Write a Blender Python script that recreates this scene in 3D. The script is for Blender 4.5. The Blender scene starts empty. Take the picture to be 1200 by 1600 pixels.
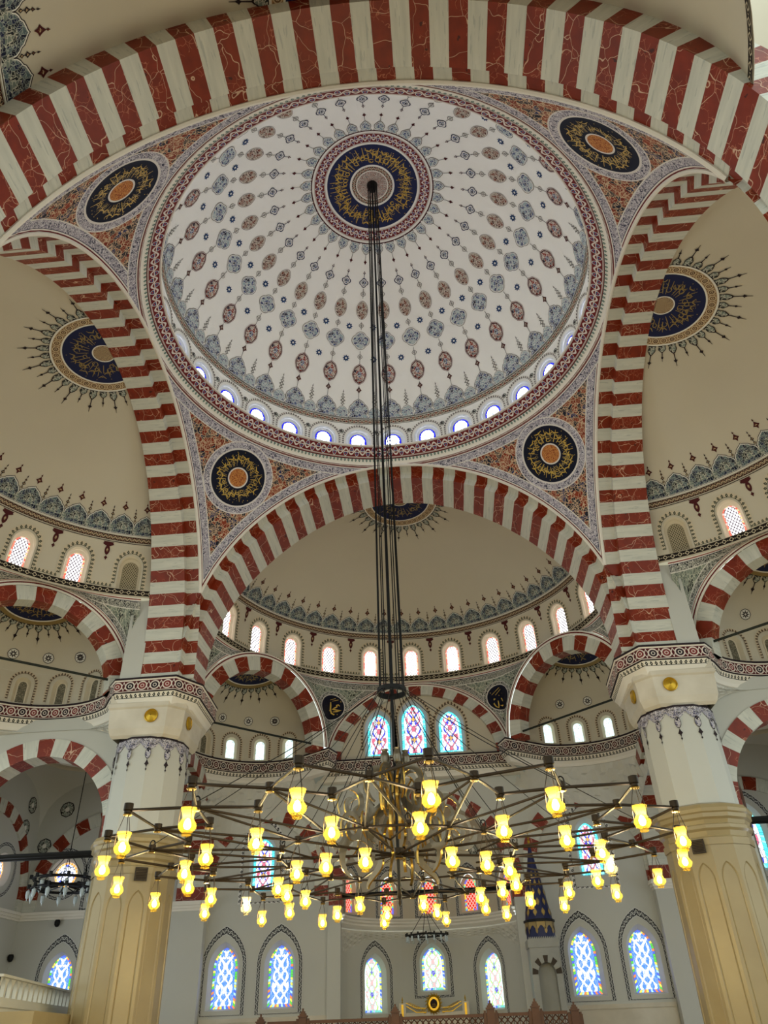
import bpy, math, random
import numpy as np
from math import sin, cos, pi, sqrt, atan2, radians, degrees, hypot, asin, acos, floor, ceil
from mathutils import Matrix, Vector

SC = bpy.context.scene
COL = SC.collection
RND = random.Random(11)

# ------------------------------------------------------------------ camera
cam_data = bpy.data.cameras.new('camera')
cam_data.sensor_fit = 'AUTO'
cam_data.sensor_width = 36.0
cam_data.lens = 1150.0 / 1600.0 * 36.0
cam_data.clip_end = 300
cam = bpy.data.objects.new('camera', cam_data)
COL.objects.link(cam)
PITCH, ROLL, YAW = 0.60939, 0.0379, -0.06206
_f = Vector((sin(YAW) * cos(PITCH), cos(YAW) * cos(PITCH), sin(PITCH)))
_r = Vector((cos(YAW), -sin(YAW), 0.0))
_u = _r.cross(_f)
_ri = _r * cos(ROLL) - _u * sin(ROLL)
_ui = _r * sin(ROLL) + _u * cos(ROLL)
cam.matrix_world = Matrix(((_ri.x, _ui.x, -_f.x, 1.054), (_ri.y, _ui.y, -_f.y, -17.326),
                           (_ri.z, _ui.z, -_f.z, 1.6), (0, 0, 0, 1)))
SC.camera = cam

# ------------------------------------------------------------------ world, exposure
world = bpy.data.worlds.new('daylight')
SC.world = world
world.use_nodes = True
_bg = world.node_tree.nodes['Background']
_bg.inputs[0].default_value = (0.87, 0.97, 0.93, 1)
_bg.inputs[1].default_value = 1.0
SC.view_settings.view_transform = 'Standard'
SC.view_settings.look = 'None'
SC.view_settings.gamma = 1.0
SC.view_settings.use_curve_mapping = False
SC.view_settings.exposure = 0.7

# ------------------------------------------------------------------ materials
def lin(c):
    if isinstance(c, str):
        c = tuple(int(c[i:i + 2], 16) / 255 for i in (0, 2, 4))
    return tuple(x / 12.92 if x <= .04045 else ((x + .055) / 1.055) ** 2.4 for x in c[:3]) + (1.0,)

class G:
    """small helper that writes shader node trees"""
    def __init__(s, name, rough=.6, spec=.3, metal=0.0):
        s.m = bpy.data.materials.new(name); s.m.use_nodes = True
        s.nt = s.m.node_tree; s.N = s.nt.nodes; s.L = s.nt.links
        s.b = s.N['Principled BSDF']; s.out = s.N['Material Output']
        s.b.inputs['Roughness'].default_value = rough
        s.b.inputs['Specular IOR Level'].default_value = spec
        s.b.inputs['Metallic'].default_value = metal
    def put(s, sock, v):
        if isinstance(v, bpy.types.NodeSocket): s.L.new(v, sock)
        elif isinstance(v, str): sock.default_value = lin(v)
        elif isinstance(v, (tuple, list)):
            sock.default_value = v if len(v) == len(sock.default_value) else tuple(v) + (1.0,)
        else:
            try: sock.default_value = v
            except TypeError: sock.default_value = (v,) * len(sock.default_value)
    def m1(s, op, a, b=0.0, c=0.0):
        n = s.N.new('ShaderNodeMath'); n.operation = op
        for i, v in enumerate((a, b, c)): s.put(n.inputs[i], v)
        return n.outputs[0]
    def add(s, a, b): return s.m1('ADD', a, b)
    def sub(s, a, b): return s.m1('SUBTRACT', a, b)
    def mul(s, a, b): return s.m1('MULTIPLY', a, b)
    def lt(s, a, b): return s.m1('LESS_THAN', a, b)
    def gt(s, a, b): return s.m1('GREATER_THAN', a, b)
    def fr(s, a): return s.m1('FRACT', a)
    def ab(s, a): return s.m1('ABSOLUTE', a)
    def sn(s, a): return s.m1('SINE', a)
    def both(s, a, b): return s.m1('MULTIPLY', a, b)
    def between(s, x, lo, hi): return s.mul(s.gt(x, lo), s.lt(x, hi))
    def mix(s, f, a, b):
        n = s.N.new('ShaderNodeMix'); n.data_type = 'RGBA'
        s.put(n.inputs[0], f); s.put(n.inputs[6], a); s.put(n.inputs[7], b)
        return n.outputs[2]
    def vm(s, op, a, b=(0, 0, 0)):
        n = s.N.new('ShaderNodeVectorMath'); n.operation = op
        s.put(n.inputs[0], a)
        if op == 'SCALE': s.put(n.inputs['Scale'], b)
        else: s.put(n.inputs[1], b)
        return n.outputs['Value'] if op in ('LENGTH', 'DISTANCE', 'DOT_PRODUCT') else n.outputs[0]
    def sep(s, v):
        n = s.N.new('ShaderNodeSeparateXYZ'); s.put(n.inputs[0], v); return n.outputs[0], n.outputs[1], n.outputs[2]
    def comb(s, x, y, z=0.0):
        n = s.N.new('ShaderNodeCombineXYZ')
        for i, v in enumerate((x, y, z)): s.put(n.inputs[i], v)
        return n.outputs[0]
    def uv(s):
        n = s.N.new('ShaderNodeUVMap'); n.uv_map = 'UVMap'; return n.outputs[0]
    def att(s, name):
        n = s.N.new('ShaderNodeAttribute'); n.attribute_name = name; return n.outputs['Vector']
    def pos(s):
        n = s.N.new('ShaderNodeTexCoord'); return n.outputs['Object']
    def rnd(s):
        n = s.N.new('ShaderNodeObjectInfo'); return n.outputs['Random']
    def noise(s, v, sc, det=2.0, dist=0.0, col=False):
        n = s.N.new('ShaderNodeTexNoise'); s.put(n.inputs['Vector'], v)
        n.inputs['Scale'].default_value = sc; n.inputs['Detail'].default_value = det
        n.inputs['Distortion'].default_value = dist
        return n.outputs[1] if col else n.outputs[0]
    def voro(s, v, sc, feat='F1', rand=1.0):
        n = s.N.new('ShaderNodeTexVoronoi'); n.feature = feat; s.put(n.inputs['Vector'], v)
        n.inputs['Scale'].default_value = sc; n.inputs['Randomness'].default_value = rand
        return n
    def warp(s, v, sc, amt):
        n = s.noise(v, sc, 1.0, col=True)
        return s.vm('ADD', v, s.vm('SCALE', s.vm('SUBTRACT', n, (.5, .5, .5)), amt))
    def col(s, c):
        s.put(s.b.inputs['Base Color'], c); return s.m
    def emit(s, c, st=1.0):
        e = s.N.new('ShaderNodeEmission'); s.put(e.inputs[0], c); s.put(e.inputs[1], st)
        s.L.new(e.outputs[0], s.out.inputs[0]); return s.m
    def bump(s, h, strength=.3, dist=.02):
        n = s.N.new('ShaderNodeBump'); s.put(n.inputs['Height'], h)
        n.inputs['Strength'].default_value = strength; n.inputs['Distance'].default_value = dist
        s.L.new(n.outputs[0], s.b.inputs['Normal'])
    # curling vine ornament: voronoi cells with warped edges
    def arab(s, v, sc, cells, line, core=None, lw=.10, big=None):
        w = s.warp(v, sc * .9, .9 / sc)
        e = s.voro(w, sc, 'DISTANCE_TO_EDGE').outputs['Distance']
        f = s.voro(w, sc, 'F1')
        r = s.sep(f.outputs['Color'])[0]
        if big is not None:
            r = s.m1('MULTIPLY_ADD', s.noise(v, big, 1.0), 1.6, s.m1('MULTIPLY_ADD', r, .45, -.5))
        c = cells[0]
        for i, k in enumerate(cells[1:]):
            c = s.mix(s.gt(r, (i + 1) / len(cells)), c, k)
        if core: c = s.mix(s.lt(f.outputs['Distance'], .22), c, core)
        q = s.ab(s.sub(s.fr(s.mul(s.noise(v, sc * .8, .5, 1.2), 5.0)), .5))
        c = s.mix(s.lt(q, lw * 1.1), c, line)
        return s.mix(s.lt(e, lw * .45), c, line)

def plain(name, c, rough=.7, spec=.25, metal=0.0, vary=.06, sc=1.5, bump=0.0):
    g = G(name, rough, spec, metal)
    p = g.pos(); n = g.noise(p, sc, 4.0)
    a = lin(c); d = tuple(x * (1 - vary * 2) for x in a[:3]) + (1,)
    g.col(g.mix(n, d, a))
    if bump: g.bump(g.noise(p, 30, 4.0), bump, .01)
    return g.m

M = {}
M['dome_paint'] = plain('dome_paint', 'f3f1e9', .75, .2, vary=.03)
M['cream'] = plain('cream_paint', 'cdc4b0', .75, .2, vary=.04, sc=.6)
M['white'] = plain('white_plaster', 'c3c2b9', .7, .25, vary=.03, sc=.8)
M['carved'] = plain('carved_white_plaster', 'd2cfc4', .65, .3, vary=.05, sc=2.5)
M['molding'] = plain('white_molding', 'e8e2d6', .55, .35, vary=.03)
M['grey_reveal'] = plain('grey_reveal', 'b4b6b4', .65, .25, vary=.03)
M['cream_reveal'] = plain('cream_reveal', 'd9cdb4', .65, .25, vary=.03)

def marble_red():
    g = G('red_marble', .42, .35)
    u = g.uv(); o = g.vm('ADD', u, g.comb(g.mul(g.rnd(), 37.0), g.mul(g.rnd(), 91.0)))
    w = g.warp(o, 2.2, .45)
    e1 = g.voro(w, 1.35, 'DISTANCE_TO_EDGE').outputs['Distance']
    e2 = g.voro(g.warp(o, 5.0, .2), 4.5, 'DISTANCE_TO_EDGE').outputs['Distance']
    gate = g.gt(g.noise(o, 1.3, 1.0), .52)
    base = g.mix(g.noise(o, 3.0, 4.0), '5e1a06', '902e0b')
    base = g.mix(g.mul(g.lt(e2, .018), gate), base, 'ab6448')
    base = g.mix(g.lt(e1, .0065), base, 'cba88c')
    base = g.mix(g.mul(g.lt(g.noise(o, 4.0, 2.0), .30), .8), base, '2e0a06')
    return g.col(base)
M['red'] = marble_red()

def marble_white():
    g = G('white_marble', .42, .35)
    u = g.uv(); x, y, z = g.sep(u)
    r = g.rnd()
    v = g.comb(g.add(g.mul(x, .55), g.mul(r, 53.0)), g.add(g.mul(y, 5.0), g.mul(r, 17.0)))
    n = g.noise(g.warp(v, .8, .5), 1.6, 5.0)
    c = g.mix(n, 'b2b4aa', 'dddbcd')
    st = g.noise(v, 3.0, 3.0)
    c = g.mix(g.mul(g.lt(st, .37), .45), c, '959c97')
    return g.col(c)
M['stone'] = marble_white()

def marble_cream():
    g = G('cream_marble', .32, .45)
    p = g.pos(); n = g.noise(g.warp(p, .7, .5), .8, 5.0)
    return g.col(g.mix(n, '907d58', 'ad9b71'))
M['shaft'] = marble_cream()

def grey_marble(name, a, b):
    g = G(name, .35, .4); p = g.pos()
    n = g.noise(g.warp(p, .9, .8), 1.2, 5.0)
    return g.col(g.mix(n, a, b))
M['pale_marble'] = grey_marble('pale_veined_marble', 'b3a893', 'ddd5c4')
M['grey_marble'] = grey_marble('grey_marble', '767874', '9f9f9a')

# ------- painted bands: uv.x runs along in band widths, uv.y across 0..1
def band_vine(name, bg, line, acc, edge=None, acc2=None):
    g = G(name, .7, .2); u, v, _ = g.sep(g.uv())
    ph = g.mul(u, 2 * pi)
    wv = g.m1('MULTIPLY_ADD', g.sn(ph), .22, .5)
    c = g.mix(g.lt(g.ab(g.sub(v, wv)), .075), bg, line)
    fu = g.sub(g.fr(g.mul(u, 2.0)), .5)
    cv = g.m1('MULTIPLY_ADD', g.sn(ph), -.2, .5)
    d = g.vm('LENGTH', g.comb(g.mul(fu, .5), g.sub(v, cv)))
    c = g.mix(g.lt(d, .20), c, line)
    c = g.mix(g.lt(d, .145), c, acc)
    if acc2: c = g.mix(g.lt(d, .06), c, acc2)
    if edge: c = g.mix(g.gt(g.ab(g.sub(v, .5)), .40), c, edge)
    return g.col(c)
def band_chain(name, bg, line, core):
    g = G(name, .7, .2); u, v, _ = g.sep(g.uv())
    fu = g.ab(g.sub(g.fr(u), .5)); dv = g.ab(g.sub(v, .5))
    d = g.add(fu, dv)
    c = g.mix(g.between(d, .22, .36), bg, line)
    c = g.mix(g.lt(d, .12), c, core)
    d2 = g.add(g.ab(g.sub(g.fr(g.add(u, .5)), .5)), dv)
    c = g.mix(g.lt(d2, .10), c, line)
    c = g.mix(g.gt(dv, .44), c, line)
    return g.col(c)
def band_rings(name, bg, line, core, core2):
    g = G(name, .7, .2); u, v, _ = g.sep(g.uv())
    fu = g.sub(g.fr(u), .5); dv = g.sub(v, .5)
    d = g.vm('LENGTH', g.comb(fu, dv))
    c = g.mix(g.between(d, .30, .40), bg, line)
    alt = g.gt(g.fr(g.mul(u, .5)), .5)
    ck = g.mix(alt, core, core2)
    c = g.mix(g.lt(d, .27), c, ck)
    c = g.mix(g.between(d, .10, .16), c, line)
    f2 = g.sub(g.fr(g.add(u, .5)), .5)
    k = g.add(g.ab(f2), g.mul(g.ab(dv), .45))
    c = g.mix(g.between(k, .13, .19), c, line)
    c = g.mix(g.gt(g.ab(dv), .44), c, line)
    return g.col(c)
def band_fringe(name, bg, tooth, core):
    g = G(name, .7, .2); u, v, _ = g.sep(g.uv())
    fu = g.ab(g.sub(g.fr(u), .5))
    c = g.mix(g.lt(g.add(fu, g.mul(g.ab(g.sub(v, .45)), .7)), .33), bg, tooth)
    c = g.mix(g.lt(g.add(fu, g.ab(g.sub(v, .45))), .12), c, core)
    c = g.mix(g.lt(v, .12), c, tooth)
    return g.col(c)
M['b_drum'] = band_vine('red_vine_band', '6a1a1c', 'd9cfc6', '39406e', 'b8a9a0', 'a43a2c')
M['b_thin'] = band_vine('thin_vine_band', '2c1412', 'cfc0a8', '7a2a1e', 'd8d0c0')
M['b_thin2'] = band_vine('thin_brown_band', '4a241a', 'c8b493', '2a1a18', '2a1614')
M['b_diamond'] = band_chain('dark_diamond_band', '1c1614', 'c9bb9f', '241a18')
M['b_cornice'] = band_rings('maroon_ring_band', '4d1216', 'd8ccc0', '1d1a22', '7d3030')
M['b_cornice2'] = band_rings('dark_ring_band', '3c1a1c', 'cbbfb2', '22202a', '5a2a2a')
M['b_fringe'] = band_fringe('dark_fringe', 'ddd4c2', '2a2f2c', 'c8bda8')
M['b_fringe_green'] = band_fringe('green_fringe', 'dcd8cc', '4a6a60', 'c9cabf')
M['b_scallop'] = band_fringe('scallop_outline', 'cfc1a6', '3d4238', 'b7ad90')
M['b_scallop_w'] = band_fringe('brown_tooth_outline', 'cbbba0', '38201a', 'a08a70')
M['b_dots'] = band_fringe('dark_tooth_outline', 'e4e0d5', '3a2c2c', 'c9c0b4')
M['b_black'] = band_vine('black_scroll_band', '14151c', 'c9c9c4', '20222c', 'd0d0cc')
M['b_blackdots'] = band_fringe('black_dot_outline', 'd7d5d0', '17171c', 'd7d5d0')

def painted(name, cells, line, sc, core=None, lw=.10, big=None, rough=.7):
    g = G(name, rough, .2)
    return g.col(g.arab(g.uv(), sc, cells, line, core, lw, big))
M['a_blue'] = painted('blue_arabesque', ['1e2858', '3a4a78', '20223c', '93a8ac'], 'cfd0ca', 9.0)
M['a_pale'] = painted('pale_blue_arabesque', ['7a929c', 'a3b2b2', '343e68'], 'd6d6ce', 9.0)
M['a_red'] = painted('red_arabesque', ['6d2016', '8a3424', '2a2436', 'a89a8c'], 'd8cfc2', 8.0)
M['a_brown'] = painted('brown_arabesque', ['4a2420', '77402f', '9a8f80'], 'd0c4b4', 9.0)
M['a_navyleaf'] = painted('navy_leaf_arabesque', ['12142c', '1d2548', '56666c', '151a34'], 'a4aca4', 9.0, lw=.08)
M['a_grey'] = painted('grey_arabesque', ['39413f', '78837c', '22262a'], 'c3c2b4', 7.0)
M['a_tan'] = painted('tan_arabesque', ['6d4a34', '94795a', '3c2a2a'], 'c9b28c', 8.0)
M['a_dark'] = painted('dark_collar_arabesque', ['1c1c30', '55536e', '26243a', '8f8d9c'], 'cfc8c8', 10.0)
M['ink'] = plain('dark_paint', '2c2226', .7, .2)
M['ink_red'] = plain('maroon_paint', '4c1a1c', .7, .2)
M['ink_blue'] = plain('navy_paint', '1a2148', .65, .25)
M['star_blue'] = painted('star_blue_paint', ['1e3f6e', '2d5c8c'], '15284a', 14.0)
M['line'] = plain('grey_line_paint', '6a6660', .7, .2)
M['white_line'] = plain('white_paint', 'e9e6dd', .65, .25)
M['red_line'] = plain('dark_red_paint', '6a1518', .65, .25)
M['gold'] = plain('gold_paint', 'c9a544', .4, .5, .35)
M['gold_dark'] = plain('old_gold_paint', '9a8350', .45, .5, .3)
M['gilt'] = plain('gilt_metal', 'c8a02e', .3, .5, .7)
M['terracotta'] = painted('terracotta_script', ['8a3a1e', '96441f'], 'c98a4a', 16.0, lw=.12)

def pend_mat(name, cells, line, sc, big, bcells, bline, navy, inner, rr, red='6a1518'):
    """flat paint of a spandrel: pa.x distance from arch edge, pr.x distance from ring, pc local roundel plane"""
    g = G(name, .7, .2)
    pa, pr, pc = g.att('pa'), g.att('pr'), g.att('pc')
    c = g.arab(pc, sc, cells, line, None, .095, big)
    if rr:
        r = g.vm('LENGTH', pc)
        band = g.arab(pc, sc * 1.6, bcells, bline, None, .12)
        c = g.mix(g.lt(r, rr * 1.30), c, 'd8d2cc')
        c = g.mix(g.lt(r, rr * 1.265), c, band)
        c = g.mix(g.lt(r, rr * 1.06), c, 'd8d2cc')
        c = g.mix(g.lt(r, rr), c, navy)
        if inner:
            c = g.mix(g.lt(r, rr * .375), c, 'd8d2cc')
            c = g.mix(g.lt(r, rr * .325), c, g.arab(pc, sc * 2.6, ['8a3a1e', '7a2c18'], 'c98a4a', None, .16))
    field = c
    for vec in (pa, pr):
        d = g.sep(vec)[0]
        bnd = g.arab(vec, sc * 1.7, bcells, bline, None, .12)
        c = g.mix(g.lt(d, .46), c, 'd8d4cc')
        c = g.mix(g.lt(d, .42), c, bnd)
        c = g.mix(g.lt(d, .155), c, '1b2046')
        c = g.mix(g.lt(d, .135), c, 'ddd8d0')
        c = g.mix(g.lt(d, .09), c, red)
        c = g.mix(g.lt(d, .05), c, 'e2ddd2')
    if rr: c = g.mix(g.lt(r, rr * 1.30), c, field)
    return g.col(c)
M['pendentive'] = pend_mat('pendentive_paint', ['26305c', '1c2030', '7c2c1c', '8c3a24'], 'c8ab8c', 5.6, .9,
                           ['3c3a50', '6b6478', '8d8590'], 'd0cbd0', '0d1226', True, 1.17)
M['spandrel_plain'] = pend_mat('plain_spandrel_paint', ['20242c', '59645e', '7d877c', '2c302e'], 'b9baa8', 5.0, 1.2,
                               ['15161c', '2a2c30', '4c504e'], 'c6c4ba', '0d0f24', False, 0, '8a3a34')
M['spandrel'] = pend_mat('grey_spandrel_paint', ['20242c', '59645e', '7d877c', '2c302e'], 'b9baa8', 7.0, 1.2,
                         ['15161c', '2a2c30', '4c504e'], 'c6c4ba', '0d0f24', False, .62, '8a3a34')

# ------- glass
def glass_lattice(name, c1, lead, st, sc=7.0, dim=.12):
    g = G(name); u, v, _ = g.sep(g.uv())
    a = g.fr(g.mul(g.add(u, v), sc)); b = g.fr(g.mul(g.sub(u, v), sc))
    m = g.m1('MINIMUM', g.m1('MINIMUM', a, g.sub(1.0, a)), g.m1('MINIMUM', b, g.sub(1.0, b)))
    c = g.mix(g.lt(m, dim), c1, lead)
    return g.emit(c, st)
def glass_cells(name, cols, lead, st, sc, lw=.05):
    g = G(name); f = g.voro(g.uv(), sc, 'F1'); e = g.voro(g.uv(), sc, 'DISTANCE_TO_EDGE').outputs['Distance']
    r = g.sep(f.outputs['Color'])[0]
    c = cols[0]
    for i, k in enumerate(cols[1:]): c = g.mix(g.gt(r, (i + 1) / len(cols)), c, k)
    return g.emit(g.mix(g.lt(e, lw), c, lead), st)
def glass_border(name, cols, lead, st, per=6.0):
    g = G(name); u, v, _ = g.sep(g.uv())
    k = g.mul(u, per); fk = g.ab(g.sub(g.fr(k), .5))
    c = cols[0]
    if len(cols) > 1:
        n = g.N.new('ShaderNodeTexWhiteNoise'); n.noise_dimensions = '1D'; g.put(n.inputs['W'], g.m1('FLOOR', k))
        for i, q in enumerate(cols[1:]): c = g.mix(g.gt(n.outputs[0], (i + 1) / len(cols)), c, q)
    c = g.mix(g.gt(fk, .42), c, lead)
    c = g.mix(g.gt(g.ab(g.sub(v, .5)), .42), c, lead)
    return g.emit(c, st)
def glass_scroll(name, ground, stem, stem2, bud, lead, st, per=1.3, fat=1.0):
    """mirror-symmetric scrolls: uv.x -1..1 across, uv.y in half widths"""
    g = G(name); u, v, _ = g.sep(g.uv())
    x = g.ab(u); wn = g.sub(g.noise(g.comb(g.mul(x, 1.4), v), 2.2, 2.0), .5)
    x = g.m1('MULTIPLY_ADD', wn, .55, x); v = g.m1('MULTIPLY_ADD', wn, .5, v); ph = g.mul(v, pi * per)
    c = ground
    w1 = g.m1('MULTIPLY_ADD', g.sn(ph), .30, .40)
    c = g.mix(g.lt(g.ab(g.sub(x, w1)), .10), c, lead)
    c = g.mix(g.lt(g.ab(g.sub(x, w1)), .075 * fat), c, stem)
    w2 = g.m1('MULTIPLY_ADD', g.sn(g.add(ph, pi)), .30, .40)
    c = g.mix(g.lt(g.ab(g.sub(x, w2)), .085), c, lead)
    c = g.mix(g.lt(g.ab(g.sub(x, w2)), .06 * fat), c, stem2)
    fv = g.sub(g.fr(g.mul(v, per * .5)), .75)
    d = g.add(g.mul(x, 1.0), g.mul(g.ab(fv), 1.6))
    c = g.mix(g.lt(d, .27), c, lead); c = g.mix(g.lt(d, .22), c, bud)
    f2 = g.sub(g.fr(g.mul(v, per * .5)), .25)
    d2 = g.vm('LENGTH', g.comb(g.sub(x, .0), g.mul(f2, 1.7)))
    c = g.mix(g.lt(d2, .24), c, lead); c = g.mix(g.lt(d2, .19), c, stem2)
    e = g.voro(g.uv(), 3.2, 'DISTANCE_TO_EDGE').outputs['Distance']
    c = g.mix(g.lt(e, .035), c, lead)
    return g.emit(c, st)
WHITEG = 'f4f6ff'
M['g_dome'] = glass_cells('drum_glass', ['ffffff', 'eef2ff', 'dfe8ff'], '3a4468', 9.0, 2.4, .075)
M['g_dome_b'] = glass_border('blue_drum_glass', ['2222e0', '3a48ff'], '303880', .9, 5.0)
M['g_semi'] = glass_lattice('lattice_glass', 'ffffff', '2c2428', 3.5, 1.9, .18)
M['g_semi_b'] = glass_border('red_border_glass', ['e4604c', 'f2b8ac', 'ea7860', 'f0cc90'], 'b08878', 1.0, 6.0)
M['g_exe'] = glass_cells('pale_green_glass', ['e8fff8', 'bfe8e6', 'd8f4ff', 'f4ffe8'], '54706c', 1.5, 5.0, .07)
M['g_tymp'] = glass_scroll('tympanum_glass', 'eef0fa', '2a36d8', 'd86078', 'd8a050', '50505c', 1.25, 1.15)
M['g_tymp_b'] = glass_border('turquoise_glass', ['55e8ee', '8af4f4', '48c8d8'], '2e6a78', 1.25, 4.0)
M['g_low'] = glass_scroll('blue_scroll_glass', '4a78e4', 'ffffff', 'f8f4ff', 'f4f8ff', '8aa0d0', 1.3, 1.2, 1.7)
M['g_low_b'] = glass_border('mixed_border_glass', ['e8d858', '50b848', '4a60e0', 'f07848', '9ad0f0'], '5a6a58', 1.15, 5.0)
M['g_apse'] = glass_scroll('green_scroll_glass', 'd8f4ea', 'a8d858', 'e8a0a0', '5a40c0', '8aa8a0', 1.15, 1.0)
M['g_apse_b'] = glass_border('blue_yellow_border_glass', ['4868d8', 'd8e468', '68c0b0', 'a8b8f0'], '586878', 1.15, 6.0)
M['g_apse_up'] = glass_lattice('red_lattice_glass', 'd82a18', 'ffb8a8', .8, 1.5, .12)
M['g_apse_up_b'] = glass_border('rainbow_border_glass', ['f0c040', '50d0a0', '5060e0', 'f07050'], '806040', 1.0, 6.0)
M['g_ocul'] = glass_cells('oculus_glass', ['e8ecff', 'ffffff', '4858d8', 'f0f4ff'], '505868', 1.4, 3.0, .07)
M['g_ocul_b'] = glass_border('amber_border_glass', ['f0b050', 'e8983c'], 'e8e0d0', 1.0, 3.0)
M['g_outer_fill'] = glass_lattice('outer_fill_glass', 'eef6ff', '8890a0', 5.0, 2.0, .1)  # glow for the added out-of-view windows that fill the corner rooms
def blind_lattice():
    g = G('blind_lattice', .7, .2); u, v, _ = g.sep(g.uv())
    a = g.fr(g.mul(g.add(u, v), 2.6)); b = g.fr(g.mul(g.sub(u, v), 2.6))
    m = g.m1('MINIMUM', g.m1('MINIMUM', a, g.sub(1.0, a)), g.m1('MINIMUM', b, g.sub(1.0, b)))
    return g.col(g.mix(g.lt(m, .17), '4c4436', 'b3a78a'))
M['blind'] = blind_lattice()
M['blind_carved'] = painted('carved_blind_panel', ['77725f', '9b937c'], '4a463c', 4.0, lw=.12)

M['bronze'] = plain('dark_bronze', '2e2418', .45, .4, .75, vary=.1)
M['black_iron'] = plain('black_iron', '141414', .5, .4, .5)
M['brass'] = plain('brass', 'b8964a', .25, .5, .9)
M['smoke_glass'] = plain('bronze_plate', '6d6556', .22, .6, .55)
M['rod_green'] = plain('dark_green_rod', '1c221a', .5, .4, .3)
M['wood'] = plain('brown_wood', '4a2c1c', .5, .35, vary=.2, sc=6)
M['grille'] = plain('brown_grille', '3a3026', .6, .3)
M['blue_cone'] = plain('navy_cone_paint', '1c2250', .5, .4)
M['lamp_bell'] = plain('frosted_bell_glass', 'c9d6da', .2, .5)
def lamp_mat(name, tint, clear):
    g = G(name, .2, .5)
    t = g.N.new('ShaderNodeBsdfTranslucent'); g.put(t.inputs[0], tint)
    p = g.N.new('ShaderNodeBsdfTransparent'); g.put(p.inputs[0], clear)
    mx = g.N.new('ShaderNodeMixShader'); mx.inputs[0].default_value = .90
    g.L.new(t.outputs[0], mx.inputs[1]); g.L.new(p.outputs[0], mx.inputs[2])
    g.L.new(mx.outputs[0], g.out.inputs[0]); return g.m
M['lamp'] = lamp_mat('amber_lamp_glass', 'ffd04c', 'fff0c0')
M['lamp_pale'] = lamp_mat('pale_lamp_glass', 'f8e2a0', 'fff8e8')
M['bulb'] = G('lit_bulb').emit('ffedb8', 34.0)
g_ = G('carpet', .95, .05)
M['carpet'] = g_.col(g_.arab(g_.pos(), .9, ['7c6a58', '8a7a66', '6c5a4c'], 'a8987c', None, .08))

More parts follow.
